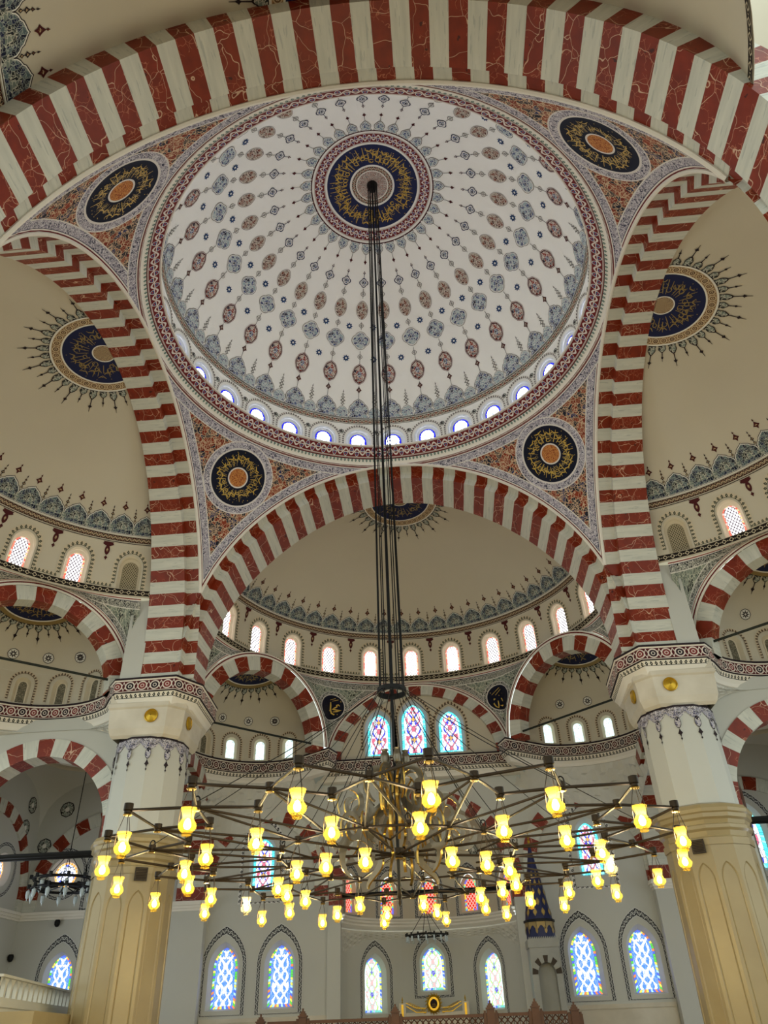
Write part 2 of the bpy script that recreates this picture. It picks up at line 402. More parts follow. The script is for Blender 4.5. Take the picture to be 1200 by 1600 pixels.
# ------------------------------------------------------------------ mesh helpers
class MB:
    def __init__(s): s.v = []; s.f = []; s.m = []; s.uv = []; s.at = {}
    def p(s, co, uv=(0.0, 0.0), **at):
        s.v.append((co[0], co[1], co[2])); s.uv.append((uv[0], uv[1]))
        for k, a in at.items(): s.at.setdefault(k, {})[len(s.v) - 1] = a
        return len(s.v) - 1
    def face(s, ids, m=0): s.f.append(tuple(ids)); s.m.append(m)
    def poly(s, pts, m=0, uvs=None):
        s.face([s.p(q, uvs[i] if uvs else (0, 0)) for i, q in enumerate(pts)], m)
    def grid(s, fn, nu, nv, m=0, uvf=None, atf=None):
        b = len(s.v)
        for j in range(nv + 1):
            for i in range(nu + 1):
                a, c = i / nu, j / nv
                s.p(fn(a, c), uvf(a, c) if uvf else (a, c), **(atf(a, c) if atf else {}))
        for j in range(nv):
            for i in range(nu):
                k = b + j * (nu + 1) + i
                s.face((k, k + 1, k + nu + 2, k + nu + 1), m(i, j) if callable(m) else m)
    def rows(s, rows, m=0, close=False, uvs=None):
        """rows of equal point counts joined by quads"""
        b = len(s.v); n = len(rows[0])
        for j, r in enumerate(rows):
            for i, q in enumerate(r): s.p(q, uvs[j][i] if uvs else (i, j))
        for j in range(len(rows) - 1):
            for i in range(n if close else n - 1):
                i2 = (i + 1) % n
                s.face((b + j * n + i, b + j * n + i2, b + (j + 1) * n + i2, b + (j + 1) * n + i), m[j] if isinstance(m, (list, tuple)) else m)
    def box(s, x0, x1, y0, y1, z0, z1, m=0, T=None):
        c = [(x, y, z) for z in (z0, z1) for y in (y0, y1) for x in (x0, x1)]
        if T: c = [T(*q) for q in c]
        b = len(s.v)
        for q in c: s.p(q, (q[0] + q[1], q[2]))
        for f in ((0, 1, 3, 2), (4, 6, 7, 5), (0, 4, 5, 1), (2, 3, 7, 6), (0, 2, 6, 4), (1, 5, 7, 3)):
            s.face([b + k for k in f], m)
    def tube(s, path, r, n=6, m=0, cap=True):
        P = [Vector(q) for q in path]; rows = []
        ref = None
        for i, q in enumerate(P):
            d = (P[min(i + 1, len(P) - 1)] - P[max(i - 1, 0)]).normalized()
            if ref is None:
                ref = Vector((0, 0, 1)) if abs(d.z) < .9 else Vector((1, 0, 0))
            a = (ref - d * ref.dot(d)).normalized(); ref = a; b = d.cross(a)
            rr = r[i] if isinstance(r, (list, tuple)) else r
            rows.append([tuple(q + (a * cos(2 * pi * k / n) + b * sin(2 * pi * k / n)) * rr) for k in range(n)])
        st = len(s.v); s.rows(rows, m, True)
        if cap:
            s.face([st + k for k in range(n)][::-1], m); e = st + (len(rows) - 1) * n
            s.face([e + k for k in range(n)], m)
    def lathe(s, prof, n=12, c=(0, 0, 0), m=0, a0=0.0, rfun=None):
        L = 0.0; Ls = [0.0]
        for i in range(1, len(prof)): L += hypot(prof[i][0] - prof[i - 1][0], prof[i][1] - prof[i - 1][1]); Ls.append(L)
        rows = []; uvs = []
        for i, (r, z) in enumerate(prof):
            rows.append([(c[0] + r * sin(a0 + 2 * pi * k / n) * (rfun(k, z) if rfun else 1), c[1] + r * cos(a0 + 2 * pi * k / n) * (rfun(k, z) if rfun else 1), c[2] + z) for k in range(n)])
            uvs.append([(k / n, Ls[i] / (L or 1)) for k in range(n)])
        s.rows(rows, m, True, uvs)
    def build(s, name, mats, parent=None, smooth=40):
        me = bpy.data.meshes.new(name)
        me.from_pydata(s.v, [], s.f)
        for k in (mats if isinstance(mats, (list, tuple)) else [mats]): me.materials.append(M[k] if isinstance(k, str) else k)
        if s.f:
            me.polygons.foreach_set('material_index', np.array(s.m, dtype=np.int32))
            uvl = me.uv_layers.new(name='UVMap')
            vi = np.empty(len(me.loops), dtype=np.int32); me.loops.foreach_get('vertex_index', vi)
            uvl.data.foreach_set('uv', np.array(s.uv, dtype=np.float32)[vi].ravel())
        for k, d in s.at.items():
            a = me.attributes.new(k, 'FLOAT_VECTOR', 'POINT')
            arr = np.zeros((len(s.v), 3), dtype=np.float32)
            for i, q in d.items(): arr[i, :len(q)] = q
            a.data.foreach_set('vector', arr.ravel())
        me.validate()
        if smooth:
            me.polygons.foreach_set('use_smooth', np.ones(len(me.polygons), dtype=bool))
            me.set_sharp_from_angle(angle=radians(smooth))
        me.update()
        o = bpy.data.objects.new(name, me); COL.objects.link(o)
        if parent: o.parent = parent
        return o

def tag(o, label=None, cat=None, group=None, kind=None):
    if label: o['label'] = label
    if cat: o['category'] = cat
    if group: o['group'] = group
    if kind: o['kind'] = kind
    return o
def struct(o, label): return tag(o, label, None, None, 'structure')
def empty(name, loc=(0, 0, 0)):
    o = bpy.data.objects.new(name, None); o.location = loc; o.empty_display_size = .2; COL.objects.link(o); return o
def dup(o, parent, name=None):
    c = o.copy(); COL.objects.link(c); c.parent = parent
    return c
def dup_tree(o, parent=None):
    c = dup(o, parent)
    for ch in list(o.children): dup_tree(ch, c)
    return c

# ------------------------------------------------------------------ outlines (2-D)
def arch_outline(w, vb, vs, pt=0.0, n=10, uc=0.0):
    """closed outline of an arched opening, counter-clockwise from bottom left; pt>0 makes it pointed"""
    o = []
    for i in range(4): o.append((uc - w + 2 * w * i / 4, vb))
    for i in range(5): o.append((uc + w, vb + (vs - vb) * i / 5))
    if pt <= 0:
        for i in range(2 * n): a = pi * i / (2 * n); o.append((uc + w * cos(a), vs + w * sin(a)))
    else:
        e = w * pt; rr = w + e; am = acos(e / rr)
        for i in range(n): a = am * i / n; o.append((uc - e + rr * cos(a), vs + rr * sin(a)))
        for i in range(n): a = am * (1 - i / n); o.append((uc + e - rr * cos(a), vs + rr * sin(a)))
    for i in range(5): o.append((uc - w, vs - (vs - vb) * i / 5))
    return o
def circle_outline(r, uc, vc, n=32): return [(uc + r * sin(-2 * pi * i / n), vc - r * cos(2 * pi * i / n)) for i in range(n)][::-1]

def hole_bay(mb, F, u0, u1, v0, v1, out, m=0, div=2):
    cu = sum(q[0] for q in out) / len(out); cv = sum(q[1] for q in out) / len(out)
    pts = list(out)
    for (a, b) in ((u0, v0), (u1, v0), (u1, v1), (u0, v1)):
        ang = atan2(b - cv, a - cu); best = None
        for i in range(len(out)):
            p, q = out[i], out[(i + 1) % len(out)]
            dx, dy = cos(ang), sin(ang); ex, ey = q[0] - p[0], q[1] - p[1]
            den = dx * ey - dy * ex
            if abs(den) < 1e-9: continue
            t = ((p[0] - cu) * ey - (p[1] - cv) * ex) / den; s = ((p[0] - cu) * dy - (p[1] - cv) * dx) / den
            if t > 0 and -1e-6 <= s <= 1 + 1e-6 and (best is None or t > best): best = t
        if best: pts.append((cu + best * cos(ang), cv + best * sin(ang)))
    pts.sort(key=lambda q: atan2(q[1] - cv, q[0] - cu))
    P = []
    for q in pts:
        if not P or hypot(q[0] - P[-1][0], q[1] - P[-1][1]) > 1e-5: P.append(q)
    def rect(q):
        dx, dy = q[0] - cu, q[1] - cv; t = 1e9
        if dx > 1e-9: t = min(t, (u1 - cu) / dx)
        if dx < -1e-9: t = min(t, (u0 - cu) / dx)
        if dy > 1e-9: t = min(t, (v1 - cv) / dy)
        if dy < -1e-9: t = min(t, (v0 - cv) / dy)
        return (cu + dx * t, cv + dy * t)
    R_ = [rect(q) for q in P]
    rows = []; uvs = []
    for j in range(div + 1):
        t = j / div
        rr = [(a[0] + (b[0] - a[0]) * t, a[1] + (b[1] - a[1]) * t) for a, b in zip(R_, P)]
        rows.append([F(q[0], q[1], 0.0) for q in rr]); uvs.append(rr)
    mb.rows(rows, m, True, uvs)

def strip(mb, F, o0, o1, d0, d1, m=0, close=True, ulen=None):
    """strip between two matched outlines; uv.x = length / ulen, uv.y 0..1"""
    n = len(o0); L = [0.0]
    for i in range(1, n + 1):
        a, b = o0[i - 1], o0[i % n]; L.append(L[-1] + hypot(b[0] - a[0], b[1] - a[1]))
    k = ulen or 1.0
    if close: k = L[-1] / max(1, round(L[-1] / k))
    idx = list(range(n)) + ([0] if close else [])
    r0 = [F(o0[i][0], o0[i][1], d0) for i in idx]; r1 = [F(o1[i][0], o1[i][1], d1) for i in idx]
    mb.rows([r0, r1], m, False, [[(L[j] / k, 0.0) for j in range(len(idx))], [(L[j] / k, 1.0) for j in range(len(idx))]])

def window(n, F, fo, label, gm, gb, reveal='grey_reveal', depth=.3, bw=.07, parent=None, lit=True, gout=None, steps=1):
    """a window: splayed reveal (the frame) and its pane, a border and a field of glass; fo(scale) gives matched outlines"""
    mb = MB()
    o0, o1 = fo(1.0), fo(0.0)
    ds = [(0.0, 0.0), (.35, .3), (.4, .55), (1.0, 1.0)] if steps > 1 else [(0, 0), (1.0, 1.0)]
    for (a, da), (b, db) in zip(ds[:-1], ds[1:]):
        strip(mb, F, fo(1 - a), fo(1 - b), da * depth, db * depth)
    fr = mb.build('window_%d' % n, reveal, parent)
    struct(fr, label)
    pb = MB()
    cu = sum(q[0] for q in o1) / len(o1); v0 = min(q[1] for q in o1); cv = sum(q[1] for q in o1) / len(o1)
    w = max(q[0] for q in o1) - cu
    kx = 1 - bw / w; hh = max(abs(q[1] - cv) for q in o1); ky = 1 - bw / hh
    o2 = [(cu + (q[0] - cu) * kx, cv + (q[1] - cv) * ky) for q in o1]
    strip(pb, F, o1, o2, depth, depth, 1, True, .5)
    rows = []; uvs = []
    for t in (1.0, .66, .33, .001):
        rr = [(cu + (q[0] - cu) * t, cv + (q[1] - cv) * t) for q in o2]
        rows.append([F(q[0], q[1], depth) for q in rr]); uvs.append([((q[0] - cu) / (w * kx), (q[1] - v0) / w) for q in rr])
    pb.rows(rows, 0, True, uvs)
    pb.build('pane', [gm, gb], fr, 0)
    return fr

# decals: flat paint laid on a surface. F(x, y) -> point on the surface lifted a little into the room
def layered(mb, F, out, layers, c=(0, 0), sub=1, uvo=(0, 0)):
    """layers: list of (scale, material index); rings from the outline inward"""
    prev = None
    for k, (sc, m) in enumerate(layers):
        nxt = layers[k + 1][0] if k + 1 < len(layers) else 0.0
        a = [(c[0] + (q[0] - c[0]) * sc, c[1] + (q[1] - c[1]) * sc) for q in out]
        if nxt > 0:
            b = [(c[0] + (q[0] - c[0]) * nxt, c[1] + (q[1] - c[1]) * nxt) for q in out]
            mb.rows([[F(*q) for q in a], [F(*q) for q in b]], m, True, [[(q[0] + uvo[0], q[1] + uvo[1]) for q in a], [(q[0] + uvo[0], q[1] + uvo[1]) for q in b]])
        else:
            for j in range(sub - 1, 0, -1):
                b = [(c[0] + (q[0] - c[0]) * sc * j / sub, c[1] + (q[1] - c[1]) * sc * j / sub) for q in out]
                mb.rows([[F(*q) for q in a], [F(*q) for q in b]], m, True, [[(q[0] + uvo[0], q[1] + uvo[1]) for q in a], [(q[0] + uvo[0], q[1] + uvo[1]) for q in b]])
                a = b
            st = len(mb.v)
            for q in a: mb.p(F(*q), (q[0] + uvo[0], q[1] + uvo[1]))
            mb.p(F(*c), (c[0] + uvo[0], c[1] + uvo[1]))
            n = len(a)
            for i in range(n): mb.face((st + i, st + (i + 1) % n, st + n), m)

def oval(w, h, lobes=0, amp=.06, pointy=.25, n=28, cy=0.0):
    o = []
    for i in range(n):
        a = 2 * pi * i / n; k = 1 + (amp * cos(lobes * a) if lobes else 0)
        x = sin(a); y = -cos(a)
        x *= 1 - pointy * abs(y) ** 3
        o.append((w / 2 * x * k, cy + h / 2 * y * k))
    return o
def star(r, k=8, inner=.55, cy=0.0, rot=0.0):
    return [((r if i % 2 == 0 else r * inner) * sin(pi * i / k + rot), cy - (r if i % 2 == 0 else r * inner) * cos(pi * i / k + rot)) for i in range(2 * k)]
def lozenge(w, h, cy=0.0):
    return [(0, cy - h / 2), (w * .18, cy - h * .2), (w / 2, cy - h * .05), (w * .34, cy + h * .08), (w * .2, cy + h * .22), (0, cy + h / 2),
            (-w * .2, cy + h * .22), (-w * .34, cy + h * .08), (-w / 2, cy - h * .05), (-w * .18, cy - h * .2)]
def leaf(w, h, y0=0.0):
    """ogival palmette with a wavy outline standing on its base"""
    half = [(.5, 0), (.47, .12), (.40, .20), (.46, .30), (.50, .42), (.47, .56), (.40, .66), (.30, .74), (.26, .82), (.14, .90), (.05, .95)]
    r = [(x * w, y0 + y * h) for x, y in half]
    return r + [(0, y0 + h)] + [(-x, y) for x, y in r[::-1]]
def quatre(r, n=24, lob=4, amp=.22, cy=0.0, rot=0.0):
    return [(r * (1 - amp + amp * abs(cos(lob / 2 * a + rot)) * 1.0) * sin(a), cy - r * (1 - amp + amp * abs(cos(lob / 2 * a + rot))) * cos(a)) for a in [2 * pi * i / n for i in range(n)]]
def ribbon(mb, F, pts, w, m=0):
    """thin painted stroke"""
    a = []; b = []
    for i, q in enumerate(pts):
        p0 = pts[max(i - 1, 0)]; p1 = pts[min(i + 1, len(pts) - 1)]
        dx, dy = p1[0] - p0[0], p1[1] - p0[1]; L = hypot(dx, dy) or 1
        ww = w[i] if isinstance(w, (list, tuple)) else w
        nx, ny = -dy / L * ww / 2, dx / L * ww / 2
        a.append(F(q[0] + nx, q[1] + ny)); b.append(F(q[0] - nx, q[1] - ny))
    mb.rows([a, b], m)
def calligraphy(mb, F, r0, r1, n, w, m=0, seed=1):
    """ring of sweeping pen strokes: tall stems, bowls and dots between radii r0 and r1"""
    R = random.Random(seed)
    H = r1 - r0
    def pol(th, r): return (r * sin(th), r * cos(th))
    for k in range(n):
        th = 2 * pi * (k + .3 * R.random()) / n; st = 2 * pi / n
        hgt = R.choice((.95, .8, .9, .6)); lean = R.uniform(-.15, .25) * st
        z0 = R.choice((.05, .1, .3)); ribbon(mb, F, [pol(th + lean * t, r0 + H * (z0 + (hgt - z0) * .92 * t)) for t in (0, .33, .66, 1)], [w * .5, w * .8, w * .7, w * .4], m)
        if R.random() < .8:
            a0 = th + st * .2; rr = r0 + H * R.uniform(.45, .85); amp = H * R.uniform(.10, .2)
            ribbon(mb, F, [pol(a0 + st * 1.25 * t, rr - amp * sin(pi * t) * R.choice((1, 1, .7))) for t in [i / 6 for i in range(7)]], [w * .4, w, w * 1.25, w * 1.3, w * 1.2, w, w * .4], m)
        if R.random() < .75:
            a0 = th - st * .1; rr = r0 + H * R.uniform(.15, .6); q = H * R.uniform(.07, .12)
            c = pol(a0 + st * .5, rr)
            ribbon(mb, F, [(c[0] + q * cos(t) * (1 + t * .08), c[1] + q * sin(t)) for t in [i * .7 for i in range(9)]], [w * .5] + [w * .8] * 7 + [w * .3], m)
        for _ in range(2):
            c = pol(th + st * R.random(), r0 + H * R.uniform(.1, .95)); d = w * .6
            mb.poly([F(c[0] - d, c[1]), F(c[0], c[1] - d), F(c[0] + d, c[1]), F(c[0], c[1] + d)], m)

# ================================================================== STRUCTURE
AP, ZC, A2, AE, D1, DD = 8.0, 13.324, 8.129, 8.45, .51, 2.0     # arch planes, centre height, radii, step, depth
WIN = 0
def nwin():
    global WIN
    WIN += 1
    return WIN

# ------------------------------------------------------------------ main dome
DR, DZ = 7.85, 22.5
def dome_pt(az, el, d=0.0):
    r = DR + d
    return (r * cos(el) * sin(az), r * cos(el) * cos(az), DZ + r * sin(el))
EL0, EL1 = radians(.2), radians(10.2)
mb = MB()
mb.grid(lambda a, b: dome_pt(a * 2 * pi, EL1 + (pi / 2 - .002 - EL1) * b), 128, 40)
SECT = 2 * pi / 32
def dome_F(k):
    return lambda u, v, d: dome_pt(k * SECT + u / DR, v / DR, d)
def dome_out(w, top): return arch_outline(w, .10, top - w)
hw = SECT / 2 * DR
for k in range(32):
    hole_bay(mb, dome_F(k), -hw, hw, EL0 * DR, EL1 * DR, dome_out(.56, 1.17), 0, 2)
dome = struct(mb.build('dome', ['dome_paint']), 'great round dome painted off-white with radiating garlands and a ring of windows')
for k in range(32):
    az = (k * 11.25) % 360
    def fo(s, k=k): return dome_out(.37 + .19 * s, 1.0 + .17 * s)
    window(nwin(), dome_F(k), fo, 'small blue-edged arched window in the ring at the foot of the main dome', 'g_dome', 'g_dome_b', 'grey_reveal', .16, .085, steps=2)

def on_dome(el0, d=-.02):
    return lambda x, y: dome_pt(x / (DR * cos(radians(el0) + y / DR)), radians(el0) + y / DR, d)
def dome_ring(name, el_a, el_b, m, per, d=-.02, seg=128, parent=None):
    b = MB(); L = 2 * pi * DR * cos(radians(el_a)); nper = max(1, round(L / per))
    b.grid(lambda a, t: dome_pt(a * 2 * pi, radians(el_a + (el_b - el_a) * t), d), seg, 2, 0, lambda a, t: (a * nper, t))
    return b.build(name, [m], parent or dome)
def around(mk, name, mats, off=0.0, n=32, which=None):
    """one painted motif, then copies of it turned about the dome's axis"""
    b = MB(); mk(b); o = None
    for k in range(n):
        if which and not which(k): continue
        if o is None: o = b.build(name, mats, dome); c = o
        else: c = dup(o, dome)
        c.rotation_euler = (0, 0, -(off + k * 360.0 / n) * pi / 180)
    return o
# bands at the foot
dome_ring('painted_band', 10.75, 12.3, 'b_thin', .36)
dome_ring('painted_line', 10.45, 10.62, 'line', .4)
dome_ring('painted_line', 12.45, 12.6, 'ink', .4)
# arch-shaped tooth outline round every window, and a rosette between two windows
def tooth(b):
    F0 = dome_F(0); n = 22
    o0 = [q for q in dome_out(.66, 1.30) if q[1] > .3]; o1 = [q for q in dome_out(.76, 1.42) if q[1] > .3]
    k = min(len(o0), len(o1)); strip(b, F0, dome_out(.655, 1.285), dome_out(.75, 1.40), -.02, -.02, 0, True, .11)
around(tooth, 'painted_outline', ['b_dots'])
around(lambda b: layered(b, on_dome(7.3), quatre(.12, 16, 8, .1), [(1, 0), (.8, 1), (.4, 0)]), 'painted_rosette', ['ink', 'a_grey'], 5.625)
# frieze of tall leaves, small leaves with spiked finials between
around(lambda b: layered(b, on_dome(12.7), leaf(.92, 1.02), [(1, 0), (.95, 1), (.90, 2), (.42, 3)], (0, .42), 2), 'painted_palmette', ['ink', 'white_line', 'a_blue', 'a_pale'])
def small_leaf(b):
    F = on_dome(12.7)
    layered(b, F, leaf(.62, .62), [(1, 0), (.93, 1), (.86, 2)], (0, .26), 2)
    for y, r in ((.70, .10), (.86, .13), (1.02, .10), (1.16, .07)): layered(b, F, lozenge(r * 2, r * 2, y), [(1, 3), (.5, 1)], (0, y))
    layered(b, F, lozenge(.05, .2, 1.3), [(1, 0)], (0, 1.3))
around(small_leaf, 'painted_palmette_small', ['line', 'white_line', 'a_pale', 'line'], 5.625)
# garlands: bead line with medallions
def bead(b):
    for a, c in ((20.2, 24.6), (32.2, 36.6), (43.6, 46.2), (53.8, 57.0)):
        F = on_dome(a); L = radians(c - a) * DR
        ribbon(b, F, [(0, L * i / 4) for i in range(5)], .022, 0)
    for el in (34.6, 45.0, 55.2): layered(b, on_dome(el), quatre(.115, 16, 4, .12), [(1, 0), (.78, 1), (.45, 0), (.25, 1)])
around(bead, 'painted_bead_line', ['line', 'white_line'])
around(lambda b: layered(b, on_dome(23.1), lozenge(.26, .36), [(1, 0), (.45, 1)]), 'painted_lozenge', ['ink_red', 'a_brown'])
around(lambda b: layered(b, on_dome(28.6), oval(.66, .98, 8, .03, .30), [(1, 0), (.95, 1), (.91, 2), (.80, 3), (.30, 4)], sub=2), 'red_painted_medallion', ['red_line', 'white_line', 'ink_red', 'a_red', 'a_blue'])
around(lambda b: layered(b, on_dome(40.0), quatre(.42, 32, 4, .16), [(1, 0), (.94, 1), (.86, 2), (.4, 3)], sub=2), 'pale_painted_medallion', ['line', 'white_line', 'a_pale', 'a_blue'], 0, 32, lambda k: k % 2)
around(lambda b: layered(b, on_dome(40.0), quatre(.42, 32, 4, .16), [(1, 0), (.95, 1), (.88, 2), (.4, 3)], sub=2), 'navy_painted_medallion', ['ink_blue', 'white_line', 'a_blue', 'a_pale'], 0, 32, lambda k: not k % 2)
around(lambda b: layered(b, on_dome(50.0), oval(.55, .84, 0, 0, .22), [(1, 0), (.95, 1), (.90, 2)], sub=2), 'brown_painted_medallion', ['ink_red', 'white_line', 'a_brown'])
def flower(b):
    layered(b, on_dome(58.8), quatre(.21, 24, 4, .25), [(1, 0), (.8, 1), (.6, 2)])
    layered(b, on_dome(61.9), lozenge(.12, .2), [(1, 3), (.5, 1)])
    ribbon(b, on_dome(60.2), [(0, 0), (0, .12), (0, .24)], .02, 0)
around(flower, 'painted_flower', ['ink_blue', 'white_line', 'a_blue', 'ink_red'])
around(lambda b: layered(b, on_dome(44.5), star(.165, 8, .6), [(1, 0), (.35, 1)]), 'painted_star', ['star_blue', 'white_line'], 5.625)
around(lambda b: layered(b, on_dome(33.8), star(.165, 8, .6), [(1, 0), (.35, 1)]), 'painted_star', ['star_blue', 'white_line'], 5.625)
# rosette at the crown
dome_ring('crown_band', 72.1, 75.6, 'b_drum', .38, -.02, 96)
dome_ring('crown_white_ring', 71.5, 72.1, 'white_line', .4, -.02, 96)
dome_ring('crown_white_ring', 75.6, 76.2, 'white_line', .4, -.02, 96)
dome_ring('crown_dark_ring', 71.2, 71.5, 'ink_red', .4, -.02, 96)
dome_ring('crown_navy_ring', 76.2, 83.2, 'ink_blue', .4, -.02, 96)
dome_ring('crown_white_ring', 83.2, 83.7, 'white_line', .4, -.02, 64)
dome_ring('crown_band', 83.7, 85.2, 'b_thin', .2, -.02, 64)
dome_ring('crown_white_ring', 85.2, 85.4, 'white_line', .4, -.02, 64)
dome_ring('crown_red_field', 85.4, 89.9, 'a_red', .12, -.02, 48)
b = MB()
def crown_F(x, y): return dome_pt(atan2(x, y), pi / 2 - hypot(x, y) / DR, -.035)
calligraphy(b, crown_F, .98, 1.88, 48, .040, 0, 5)
calligraphy(b, crown_F, 1.1, 1.80, 30, .028, 1, 9)
b.build('gold_calligraphy', ['gold', 'gold_dark'], dome)
def spike(b):
    F0 = on_dome(71.2)
    F = lambda x, y: F0(x, -y)
    layered(b, F, leaf(.42, .50), [(1, 0), (.9, 1), (.8, 2), (.35, 3)], (0, .2), 2)
    layered(b, F, lozenge(.15, .22, .80), [(1, 4)], (0, .80))
    ribbon(b, F, [(0, .5), (0, .6), (0, .7)], .015, 0)
around(spike, 'painted_crown_leaf', ['ink', 'white_line', 'a_pale', 'a_blue', 'ink_red'])

# ------------------------------------------------------------------ drum cornice
def ring_rows(mb, prof, n=128, per=None, mats=None, c=(0, 0), a0=0.0, a1=2 * pi):
    for j in range(len(prof) - 1):
        (r0, z0), (r1, z1) = prof[j], prof[j + 1]
        w = hypot(r1 - r0, z1 - z0); L = (a1 - a0) * max(r0, r1); k = max(1, round(L / (per[j] if per and per[j] else max(w, .05))))
        mb.grid(lambda a, t: (c[0] + (r0 + (r1 - r0) * t) * sin(a0 + (a1 - a0) * a), c[1] + (r0 + (r1 - r0) * t) * cos(a0 + (a1 - a0) * a), z0 + (z1 - z0) * t), n, 1,
                mats[j] if mats else 0, lambda a, t: (a * k, t))
mb = MB()
ring_rows(mb, [(7.95, 22.49), (7.42, 22.49), (7.40, 22.45), (7.43, 22.42), (7.80, 22.05), (7.82, 22.01), (7.92, 21.90), (7.96, 21.86), (7.99, 21.80), (8.03, 21.74)], 128,
          [.3, .3, .3, .5, .3, .16, .3, .3, .3], [0, 0, 0, 1, 2, 3, 0, 0, 2])
struct(mb.build('trim_1', ['molding', 'b_drum', 'red_line', 'b_fringe_green']), 'round cornice under the main dome with a red and blue vine band')

# ------------------------------------------------------------------ pendentives
PR = sqrt(64 + AE * AE)
EL_R = asin(AE / PR)
def pend_pt(az, el, d=0.0):
    r = PR + d
    return (r * cos(el) * sin(az), r * cos(el) * cos(az), ZC + r * sin(el))
corner = {45: 'front right', 135: 'rear right', 225: 'rear left', 315: 'front left'}
def arch_d(P):
    m = max(abs(P[0]), abs(P[1])); return PR * (asin(min(1, 8.0 / PR)) - asin(min(1, m / PR)))
for q, wh in corner.items():
    mb = MB(); cq = radians(q)
    ctr = Vector(pend_pt(cq, radians(38.2))); nn = (ctr - Vector((0, 0, ZC))).normalized()
    ux = Vector((cos(cq), -sin(cq), 0)); uy = nn.cross(ux) * -1
    if uy.z < 0: uy = -uy
    def pp(a, t):
        az = cq - pi / 4 + a * pi / 2
        m = max(abs(sin(az)), abs(cos(az))); eb = acos(min(1, 8.0 / (PR * m))); eb = min(eb, EL_R)
        return az, eb + (EL_R - eb) * t
    def fn(a, t): return pend_pt(*pp(a, t))
    def at(a, t):
        P = Vector(fn(a, t)); az, el = pp(a, t)
        x, y = (abs(P.x), P.y) if abs(P.x) > abs(P.y) else (abs(P.y), P.x)
        s = AE * atan2(y, P.z - ZC)
        D_ = P - ctr
        return {'pa': (arch_d(P), s, 0), 'pr': (PR * (EL_R - el), 8 * az, 0), 'pc': (D_.dot(ux), D_.dot(uy), 0)}
    mb.grid(fn, 72, 34, 0, None, at)
    pen = struct(mb.build('pendentive', ['pendentive']), 'curved painted pendentive with a navy calligraphy roundel, at the %s of the main dome' % wh)
    b = MB()
    def pF(x, y):
        v = (ctr + ux * x + uy * y) - Vector((0, 0, ZC)); v = v.normalized() * (PR - .02) + Vector((0, 0, ZC)); return tuple(v)
    calligraphy(b, pF, .48, 1.12, 24, .032, 0, 20 + q)
    calligraphy(b, pF, .48, 1.0, 22, .022, 1, 40 + q)
    b.build('gold_calligraphy', ['gold', 'gold_dark'], pen)

# ------------------------------------------------------------------ striped arches
def frame(o, az):
    """local (u right when looking outward, n outward, z) -> world"""
    a = radians(az); n = (sin(a), cos(a)); u = (cos(a), -sin(a))
    return lambda x, w, z: (o[0] + u[0] * x + n[0] * w, o[1] + u[1] * x + n[1] * w, z)
def striped_arch(parent, T, zc, prof, N, t0, ry=1.0, first_red=False, sub=3, leg=None, dfun=None):
    """prof: closed list of (rho, w); blocks from angle t0 to pi - t0 (t0 may be negative); ry stretches the rise"""
    per = [0.0]
    for i in range(1, len(prof) + 1):
        a, b_ = prof[i - 1], prof[i % len(prof)]; per.append(per[-1] + hypot(a[0] - b_[0], a[1] - b_[1]))
    def section(kind, t, jit):
        r = []
        for (rho, w) in prof:
            rr = rho + jit
            if dfun and w == DD: w = dfun(t if kind == 'a' else 0.0)
            if kind == 'a': r.append(T(rr * cos(t), w, zc + rr * ry * sin(t)))
            else: r.append(T(rr * kind, w, t))
        return r
    def block(red, secs, vs):
        mb = MB(); n = len(prof)
        rows = [s + [s[0]] for s in secs]
        mb.rows(rows, 0, False, [[(per[i], v) for i in range(n + 1)] for v in vs])
        for s, flip in ((secs[0], 1), (secs[-1], 0)):
            st = len(mb.v)
            for i, q in enumerate(s): mb.p(q, prof[i])
            mb.face([st + i for i in (range(n) if flip else range(n - 1, -1, -1))])
        return mb.build('red_voussoir' if red else 'white_voussoir', ['red' if red else 'stone'], parent, 30)
    rm = min(p[0] for p in prof)
    for k in range(N):
        a0 = t0 + (pi - 2 * t0) * k / N; a1 = t0 + (pi - 2 * t0) * (k + 1) / N; j = RND.uniform(-.006, .006)
        red = (k % 2 == 0) if first_red else (k % 2 == 1)
        block(red, [section('a', a0 + (a1 - a0) * i / sub, j) for i in range(sub + 1)], [rm * (a1 - a0) * i / sub + k for i in range(sub + 1)])
    if leg:                                    # straight courses under the springing: list of (z0, z1, red)
        for sx in (1, -1):
            for (z0, z1, red) in leg:
                j = RND.uniform(-.006, .006)
                block(red, [section(sx, z0, j), section(sx, z1, j)], [z0, z1])
GP = [(8.44, .0), (8.44, D1 + .03), (A2, D1 + .03), (A2, DD), (9.35, DD), (9.35, .35), (8.52, .1)]
GPN = [(8.46, .0), (8.40, D1 - .12), (A2, D1), (A2, DD), (9.35, DD), (9.35, .35), (8.52, .1)]
arch_names = {0: 'front', 90: 'right', 180: 'near', 270: 'left'}
